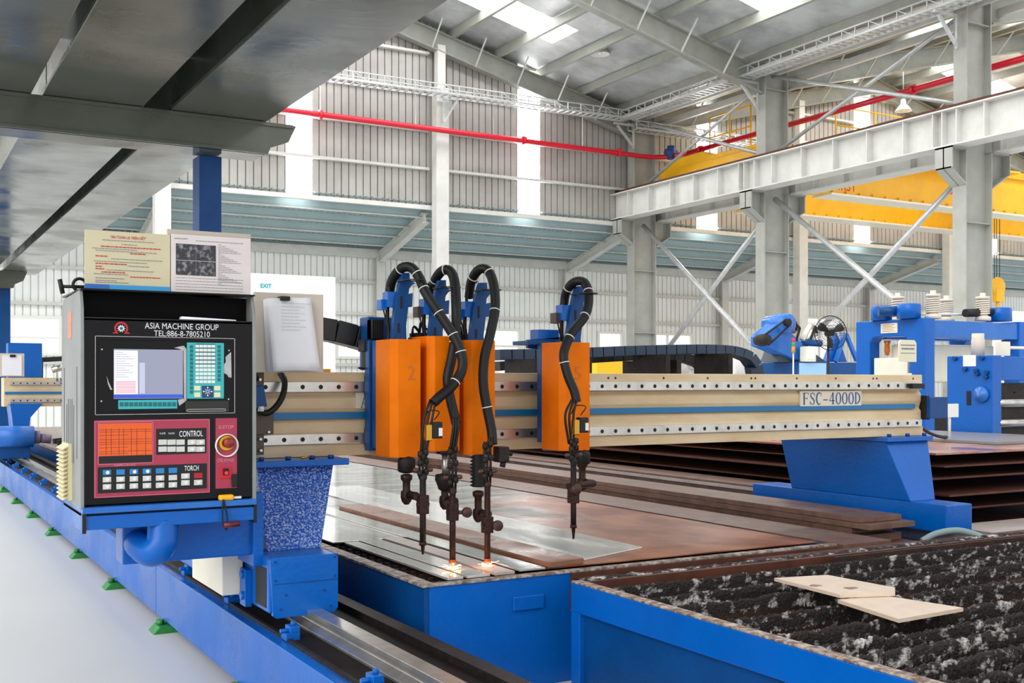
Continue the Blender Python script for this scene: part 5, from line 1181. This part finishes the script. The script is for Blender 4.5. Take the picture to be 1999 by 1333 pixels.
MB().lathe([(.02, 1.5), (.03, 1.55), (.025, 1.62), (.04, 1.66)], (9.62, 8.5, 0), n=12).build('copper_spindle', mat('copper_orange', '#c46a20', .4, .4), lev)
a = P(1755, 706, y=7.85); b = P(1788, 664, y=7.85)
wb_ = MB().prism([(a.x-.0, a.z), (b.x, a.z), (b.x, b.z-.03), (b.x-.03, b.z), (a.x+.03, b.z), (a.x, b.z-.03)], 'y', 7.84, 7.86).build('warning_board', mat('warning_cream', '#ddd5bb', .5), lev)
q = MB(); dashes(q, a.x+.02, b.x-.02, b.z-.06, 7.84, .012, 3); dashes(q, a.x+.03, b.x-.03, b.z-.10, 7.84, .018, 4); dashes(q, a.x+.02, b.x-.02, b.z-.14, 7.84, .008, 5); q.build('board_text_rows', mat('slate_ink', '#6a7480', .6), wb_)
# front unit
t = thing('drive_gearbox', 'tall blue side frame with a round bearing and slot, front unit of the levelling line', 'machine', (8.6, 6.2, 0))
x = 8.0; ya2, yb2 = 5.97, 6.42; zt2 = 1.43
MB().box(x, x+.12, ya2, yb2, 0, zt2).build('side_frame', BLUE, t, .008)
MB().box(x+.12, x+1.4, ya2+.02, ya2+.12, 1.22, zt2-.01).build('cross_beam', BLUE, t, .006)
MB().box(x+.12, x+1.4, ya2+.05, yb2-.05, .4, 1.2).build('dark_roll_box', IRON, t)
for z in (.62, .86, 1.03): MB().tube([(x+.1, ya2+.03, z), (x+1.4, ya2+.03, z)], .035, 12).build('roll', SILVER if z > .7 else BLUE, t)
q = MB(); p = P(1918, 770, x=x); q.lathe([(.0, -.05), (.03, -.05), (.035, -.035), (.065, -.03), (.07, 0)], (x, p.y, p.z), 'x', 22); q.build('bearing', BLUE_L, t)
p = P(1892, 777, x=x); MB().box(x-.004, x+.001, p.y-.022, p.y+.022, p.z-.06, p.z+.06).build('slot', BLACK_M, t, .001)
p0 = P(1881, 712, x=x); p1 = P(1906, 694, x=x); MB().box(x-.004, x, p1.y, p0.y, P(1893, 715, x=x).z, P(1893, 693, x=x).z).build('white_notice', WH, t)
q = MB()
for u, v in [(1866, 700), (1919, 699), (1908, 724), (1910, 730), (1927, 736), (1928, 727), (1886, 721)]: p = P(u, v, x=x); q = MB().cyl((x-.03, p.y, p.z), (x, p.y, p.z), .018, n=10); q.build('bolt', BLUE_D, t)
MB().lathe([(.055, 0), (.055, .13), (.05, .15), (.05, .19), (.0, .19)], (x+.12, 6.2, zt2), n=18).build('beige_oil_filter', mat('beige_spring_paint', '#d5cbbb'), t)
MB().tube([(x+.3, 6.1, zt2+.07), (x+1.5, 6.1, zt2+.07)], .014, 8).build('long_rod', CREAM_L, t); MB().box(x+.28, x+.34, 6.05, 6.15, zt2, zt2+.12).build('rod_holder', CREAM_L, t)
q = MB(); q.tube(spline([(x+.25, 5.95, 1.12), (x+.45, 5.9, 1.18), (x+.55, 5.88, .98), (x+.35, 5.9, .92)], 8), .009, 8); q.tube(spline([(x+.25, 5.95, .74), (x+.6, 5.88, .73), (x+.9, 5.9, .83)], 8), .009, 8); q.build('hydraulic_hoses', RUBBER, t)
MB().box(x+.16, x+.6, 5.86, 5.96, .49, .60).build('lower_cylinder', BLUE, t, .01)
# white placard and blue box at the right end of the gantry beam
a = P(1797, 800, y=4.36); b = P(1838, 776, y=4.36)
t = thing('sensor_box', 'plain blue box fixed to the right end of the cream beam', 'box', (5.3, 4.36, 1.0))
MB().box(XR+.004, XR+.03, 4.37, 4.5, .99, 1.13).build('black_mount', BLACK_M, t, .003); MB().box(XR+.0, XR+.155, 4.345, 4.37, P(1818, 817, y=4.35).z, P(1818, 775, y=4.35).z).build('box_face', BLUE_D, t, .003)
a = P(1838, 815, y=5.6); b = P(1872, 788, y=5.6)
t = thing('placard', 'small blank white placard on a thin post standing on the rusty sheets', 'placard', ((a.x+b.x)/2, 5.6, .78))
MB().box(a.x, b.x, 5.6, 5.612, a.z, b.z).build('placard_face', WH, t, .002); MB().cyl(((a.x+b.x)/2+.02, 5.62, .7795), ((a.x+b.x)/2+.02, 5.62, b.z-.03), .01, n=8).build('thin_post', CREAM_L, t)
tag(MB().tube(spline([P(1795, 832, y=5.2), P(1815, 845, y=5.3), P(1835, 852, y=5.4), P(1848, 853, y=5.5)], 6), .012, 8).build('black_cable', RUBBER), 'black cable trailing from the beam end onto the sheets', 'cable')
q = MB(); p = P(1805, 735, y=4.5); q.box(XR-.0, XR+.03, 4.5, 4.504, p.z-.06, p.z+.02); tag(q.build('paper_tag', PAPER), 'small white paper tag hanging at the right end of the beam', 'tag')
# decoiler
yd = 13.5
t = thing('decoiler', 'tilted blue decoiler arm with belt wheels and pale drum behind the gantry', 'machine', tuple(P(1560, 700, y=yd))[:2]+(0,))
def D(u, v, y=yd): return P(u, v, y=y)
q = MB(); a, b = D(1478, 668), D(1532, 634); q.prism([(D(1490, 655).x, D(1490, 655).z), (D(1522, 628).x, D(1522, 628).z), (D(1568, 670).x, D(1568, 670).z), (D(1562, 705).x, D(1562, 705).z), (D(1490, 674).x, D(1490, 674).z)], 'y', yd, yd+.3); q.build('arm_housing', BLUE_L, t, .02)
p = D(1532, 632); MB().lathe([(.02, -.12), (.16, -.1), (.17, .1), (.14, .4), (.02, .42)], (p.x, yd, p.z), 'y', 26).build('large_wheel_guard', BLUE_L, t)
p1 = D(1482, 664); MB().lathe([(.02, -.16), (.09, -.15), (.1, 0), (.08, .1)], (p1.x, yd-.05, p1.z), 'y', 20).build('small_pulley', IRON, t)
p2 = D(1524, 630); MB().lathe([(.02, -.2), (.06, -.2), (.06, -.12)], (p2.x, yd, p2.z), 'y', 18).build('upper_pulley', IRON, t)
q = MB(); q.tube([(p1.x-.03, yd-.17, p1.z+.08), (p2.x-.03, yd-.17, p2.z+.05)], .018, 8); q.tube([(p1.x+.05, yd-.17, p1.z-.08), (p2.x+.05, yd-.17, p2.z-.04)], .018, 8); q.build('drive_belt', RUBBER, t)
p = D(1548, 635, yd+.3); MB().lathe([(.05, 0), (.14, 0), (.14, .12), (.05, .13)], (p.x, yd+.3, p.z), 'y', 20).build('bronze_disc', mat('bronze_disc_paint', '#a4795a', .5), t)
q = MB(); q.tube([D(1566, 664, yd+.1), D(1584, 632, yd+.1)], [.05, .04], 12); q.cyl(D(1583, 634, yd+.1), D(1588, 628, yd+.1), .055); q.build('pale_roller', CREAM_L, t)
q = MB()
for a, b in [((1550, 630), (1562, 640)), ((1562, 640), (1555, 665)), ((1553, 628), (1556, 645)), ((1595, 650), (1592, 636)), ((1592, 636), (1583, 662))]: q.bar(D(*a), D(*b), .03, .03, (0,1,0))
q.build('linkage', IRON, t)
q = MB(); q.tube([D(1568, 668, yd+.1), D(1602, 670, yd+.1)], .06, 14); q.build('blue_cylinder', BLUE_D, t)
q = MB(); q.prism([(D(u, v).x, D(u, v).z) for u, v in [(1526, 706), (1535, 680), (1560, 668), (1600, 690), (1625, 708)]], 'y', yd+.1, yd+.5); q.build('lower_body', mat('dark_slate', '#3d4650', .5), t)
MB().box(D(1552, 740).x, D(1672, 740).x, yd-.1, yd+1.2, 0, D(1600, 707).z).build('blue_base', BLUE_D, t, .01)
MB().box(D(1552, 740).x, D(1604, 740).x, yd-.11, yd-.1, 1.0, D(1600, 709).z).build('pale_blue_front', mat('pale_blue_paint', '#9cc8f0', .4), t)
q = MB(); q.prism([(D(u, v).x, D(u, v).z) for u, v in [(1630, 706), (1652, 648), (1672, 706)]], 'y', yd+.2, yd+.3); q.build('a_frame_brace', BLUE, t, .01)
q = MB(); q.bar(D(1631, 706, yd+.15), D(1650, 652, yd+.15), .06, .06, (0,1,0)); q.bar(D(1652, 652, yd+.15), D(1673, 704, yd+.15), .06, .06, (0,1,0)); q.build('a_frame_legs', BLUE_L, t)
p = D(1580, 692, yd-.15); m_ = MB().box(p.x-.11, p.x+.11, yd-.2, yd-.05, D(1580, 706, yd-.15).z, D(1580, 677, yd-.15).z)
o = m_.build('control_box', CREAM_L, bevel=.01); tag(o, 'small pale control box with a blank white sheet standing before the decoiler', 'control box')
MB().box(p.x-.085, p.x+.06, yd-.206, yd-.2, D(1580, 701, yd-.15).z, D(1580, 681, yd-.15).z).build('blank_sheet', PAPER, o)
p = D(1549, 700, yd-.2); t = thing('signal_tower', 'slim signal tower lamp with red, green and amber bands beside the decoiler', 'signal lamp', (p.x, p.y, 0))
zz = [D(1549, v, yd-.2).z for v in (708, 688, 676, 668, 660)]
MB().cyl((p.x, p.y, 0), (p.x, p.y, zz[1]), .012, n=8).build('stem', WH, t)
for (za, zb, c_, nm) in [(zz[1], zz[2], '#d88a20', 'amber_band'), (zz[2], zz[3], '#2f9a50', 'green_band'), (zz[3], zz[4], '#d8303a', 'red_band')]: MB().cyl((p.x, p.y, za), (p.x, p.y, zb), .03, n=14).build(nm, mat(nm, c_, .35), t)
# fan
p = D(1622, 650, yd-.9); t = thing('pedestal_fan', 'large black pedestal fan with wire guard in front of the bright doorway', 'fan', (p.x, p.y, 0))
MB().cyl((p.x, p.y+.05, 0), (p.x, p.y+.05, p.z), .02, n=10).build('pole', IRON, t); MB().lathe([(.22, 0), (.22, .02), (.05, .05)], (p.x, p.y+.05, 0), n=20).build('base', IRON, t)
rt = Matrix.Rotation(math.radians(-20), 3, 'Z'); R0 = .27
def fp(r, a, d): v = rt @ Vector((r*math.cos(a), d, r*math.sin(a))); return (p.x+v.x, p.y+v.y, p.z+v.z)
q = MB()
for r, d in [(R0, 0), (R0*.75, -.05), (R0*.75, .05), (R0*.45, -.07), (R0*.45, .07)]: q.tube([fp(r, k*math.pi/18, d) for k in range(37)], .007 if r == R0 else .003, 6, False)
for k in range(36):
    for s_ in (-1, 1): q.tube([fp(.04, k*math.pi/18, s_*.08), fp(R0*.6, k*math.pi/18, s_*.065), fp(R0, k*math.pi/18, 0)], .0022, 4)
q.build('wire_guard', IRON, t)
for k in range(3):
    q = MB(); a = k*2.094+.5; N = 8; vs = []
    for i in range(N+1):
        r = .03+(R0-.06)*i/N; wd = .35+.25*math.sin(math.pi*i/N); vs += [fp(r, a-wd*.6, -.02), fp(r, a+wd*.6, .025)]
    q.add(vs, [(2*i, 2*i+1, 2*i+3, 2*i+2) for i in range(N)], True); o = q.build('blade', BLACK_M, t); md = o.modifiers.new('s', 'SOLIDIFY'); md.thickness = .003
MB().cyl(fp(0, 0, -.05), fp(0, 0, .12), .05, n=16).build('motor_hub', IRON, t)
# steel coils and yellow stand behind the beam
for i, (u, v, y, r, l, mt, nm) in enumerate([(1000, 690, 17, .42, 1.1, 'light steel coil lying behind the third torch, leftmost coil'), (1275, 686, 17, .44, 1.2, 'light steel coil lying behind the cable chain, middle coil'), (1425, 690, 16, .42, .9, 'grey steel coil seen through the curl of the cable chain')] and
    [(1000, 692, 17, .42, .9, 0, 'light steel coil lying behind the third torch, leftmost coil'), (1262, 690, 17, .40, 1.3, 0, 'light steel coil lying behind the cable chain, middle coil'), (1425, 688, 16, .42, .8, 0, 'grey steel coil seen through the curl of the cable chain')]):
    p = P(u, v, y=y); t = thing('steel_coil', nm, 'coil', (p.x, y, 0), 'steel coils'); r = .5
    z = p.z-r
    q = MB(); q.lathe([(.25, -l/2), (r, -l/2), (r, l/2), (.25, l/2), (.25, -l/2)], (p.x, y, z), 'x', 40); q.build('rolled_sheet', mat('coil_steel', '#cfcac6', .35, .35, .3, '#a8a09c', 5, stretch=(8,1,1)), t)
    q = MB(); q.box(p.x-l/2+.1, p.x+l/2-.1, y-.4, y-.2, 0, z-r*.80); q.box(p.x-l/2+.1, p.x+l/2-.1, y+.2, y+.4, 0, z-r*.80); q.build('cradle', IRON, t)
t = thing('coil_stand', 'yellow steel stand with sloping ends behind the gantry beam', 'stand', tuple(P(1215, 720, y=15))[:2]+(0,))
q = MB(); q.prism([(P(u, v, y=15).x, P(u, v, y=15).z) for u, v in [(1166, 745), (1166, 706), (1180, 704), (1225, 704), (1262, 722), (1262, 745)]], 'y', 15, 15.3); q.build('stand_frame', YEL, t, .01)
q = MB(); q.box(P(1170, 740, y=15).x, P(1258, 740, y=15).x, 15.05, 15.25, 0, 1.15); q.build('stand_base', YEL, t)
# white site office at the rear, with a teal sign
yo = 24.0; a = P(497, 600, y=yo); b = P(655, 600, y=yo); zt_ = P(576, 537, y=yo).z
t = thing('site_office', 'plain white partition office with a small teal sign near the gable wall', 'partition', ((a.x+b.x)/2, yo+1, 0))
MB().box(a.x-1.0, b.x, yo, yo+2.5, 0, zt_).build('white_walls', mat('white_partition', '#f6f6f6', .5), t)
x0_, x1_ = P(509, 558, y=yo).x, P(530, 558, y=yo).x
MB().box(x0_-.03, x1_+.03, yo-.01, yo, P(519, 563, y=yo).z, P(519, 553, y=yo).z).build('sign_plate', mat('pale_teal_plate', '#bfe0e4', .5), t)
text_mesh('EXIT', x0_, x1_, P(519, 562, y=yo).z, P(519, 554, y=yo).z, yo-.011, .002, bold=.02).build('sign_lettering', mat('teal_ink', '#1c7f92', .5), t)
# ================================================================== second machine, left background
y2 = 15.0
t = thing('gantry_beam', 'second cream gantry beam with blue stripe, far behind the console on the left', 'beam', (1.4, y2, .9))
MB().box(P(8, 760, y=y2).x, 5.4, y2, y2+.35, .90, 1.26).build('box_beam', CREAM, t, .004)
lin_guide(P(20, 760, y=y2).x, 5.3, 1.19, y2, t); lin_guide(P(20, 760, y=y2).x, 5.3, .975, y2, t)
MB().box(P(10, 760, y=y2).x, 5.3, y2-.012, y2, 1.055, 1.085).build('stripe', MATS['stripe_teal_blue'], t)
a = P(107, 752, y=y2); serif_text('AM', a.x, P(127, 752, y=y2).x, P(115, 752, y=y2).z, P(115, 738, y=y2).z, y2-.002).build('lettering', BLUE_INK, t)
t = thing('gantry_drive_leg', 'blue drive leg with tank shaped motor under the second gantry, at the left edge', 'machine leg', (1.4, y2-.4, .37))
a = P(22, 800, y=y2-.3); b = P(85, 788, y=y2-.3)
q = MB(); q.prism([(P(u, v, y=y2-.2).x, P(u, v, y=y2-.2).z) for u, v in [(20, 788), (84, 788), (60, 815), (58, 835), (26, 835), (24, 815)]], 'y', y2-.2, y2+.3); q.build('tapered_column', BLUE, t, .004)
q = MB(); a = P(-5, 852, y=13); b = P(66, 852, y=13); q.tube([a, b], .115, 22); q.build('round_motor', BLUE_L, t); MB().box(P(-5, 852, y=13).x, P(60, 852, y=13).x, 13.0, 15, .38, .54).build('carriage_box', BLUE_D, t, .01)
q = MB(); q.tube([P(66, 853, y=13), P(78, 853, y=13)], .07, 16); q.tube([P(78, 855, y=13), P(100, 857, y=13)], .05, 12); q.build('shaft_end', mat('mauve_grey', '#6f5f78', .4), t)
q = MB(); a = P(16, 728, y=15.1); b = P(83, 670, y=15.1); tag(MB().box(a.x, b.x, 15.1, 15.33, 1.26, b.z).build('blue_cabinet', BLUE, bevel=.01), 'plain blue cabinet on the second gantry below the left window', 'cabinet')
MB_tmp = P(40, 730, y=14.7)
a = P(-10, 735, y=14.6); b = P(48, 690, y=14.6)
t = thing('document_holder', 'beige document holder with a white sheet on the second gantry at the left edge', 'panel', tuple(a)); MB().box(a.x, b.x, 14.6, 14.63, a.z, b.z).build('back_panel', MATS['beige_panel'], t, .003)
a = P(5, 733, y=14.59); b = P(43, 694, y=14.59); MB().box(a.x, b.x, 14.59, 14.6, a.z, b.z).build('sheet', PAPER, t); MB().box(P(20, 694, y=14.58).x, P(31, 694, y=14.58).x, 14.575, 14.59, b.z-.02, b.z+.01).build('clip', BLACK_M, t)
q = MB(); a = P(48, 704, y=15.3); b = P(128, 700, y=15.3); q.bar(a, b, .1, .06); q.box(a.x+.1, a.x+.13, 15.26, 15.34, 1.26, a.z); q.box(b.x-.3, b.x-.27, 15.26, 15.34, 1.26, b.z); tag(q.build('cable_chain', CH), 'short dark cable chain lying over the second gantry', 'cable chain')
q = MB(); q.tube([P(102, 722, y=15.1), P(128, 716, y=15.1)], .04, 12); q.box(P(110, 720, y=15.1).x, P(114, 720, y=15.1).x, 15.08, 15.12, 1.26, 1.33); tag(q.build('silver_duct', SILVER), 'short shiny duct piece on the second gantry beside the console', 'duct')
t = thing('cutting_table', 'far blue cutting table behind the console, with dark scrap on it', 'cutting table', (2.6, 13.2, 0)); 
MB().box(1.78, 3.9, 12.75, 20, 0, .42).build('table_body', BLUE_D, t, .005); MB().box(1.74, 3.94, 12.7, 20.05, .42, .45).build('table_rim', rim, t)
r_ = random.Random(5)
for k, nm in enumerate(['nearest', 'second', 'middle', 'fourth', 'farthest']):
    xx, yy = 1.85, 12.85+k*.4; q = MB(); q.bar((xx, yy, .485), (xx+r_.uniform(.4,.8), yy+.12, .49+r_.uniform(0,.1)), .07, .06)
    tag(q.build('scrap_bar', IRON), '%s dark scrap bar of the row on the far cutting table behind the console' % nm, 'scrap', 'scrap on the far table')
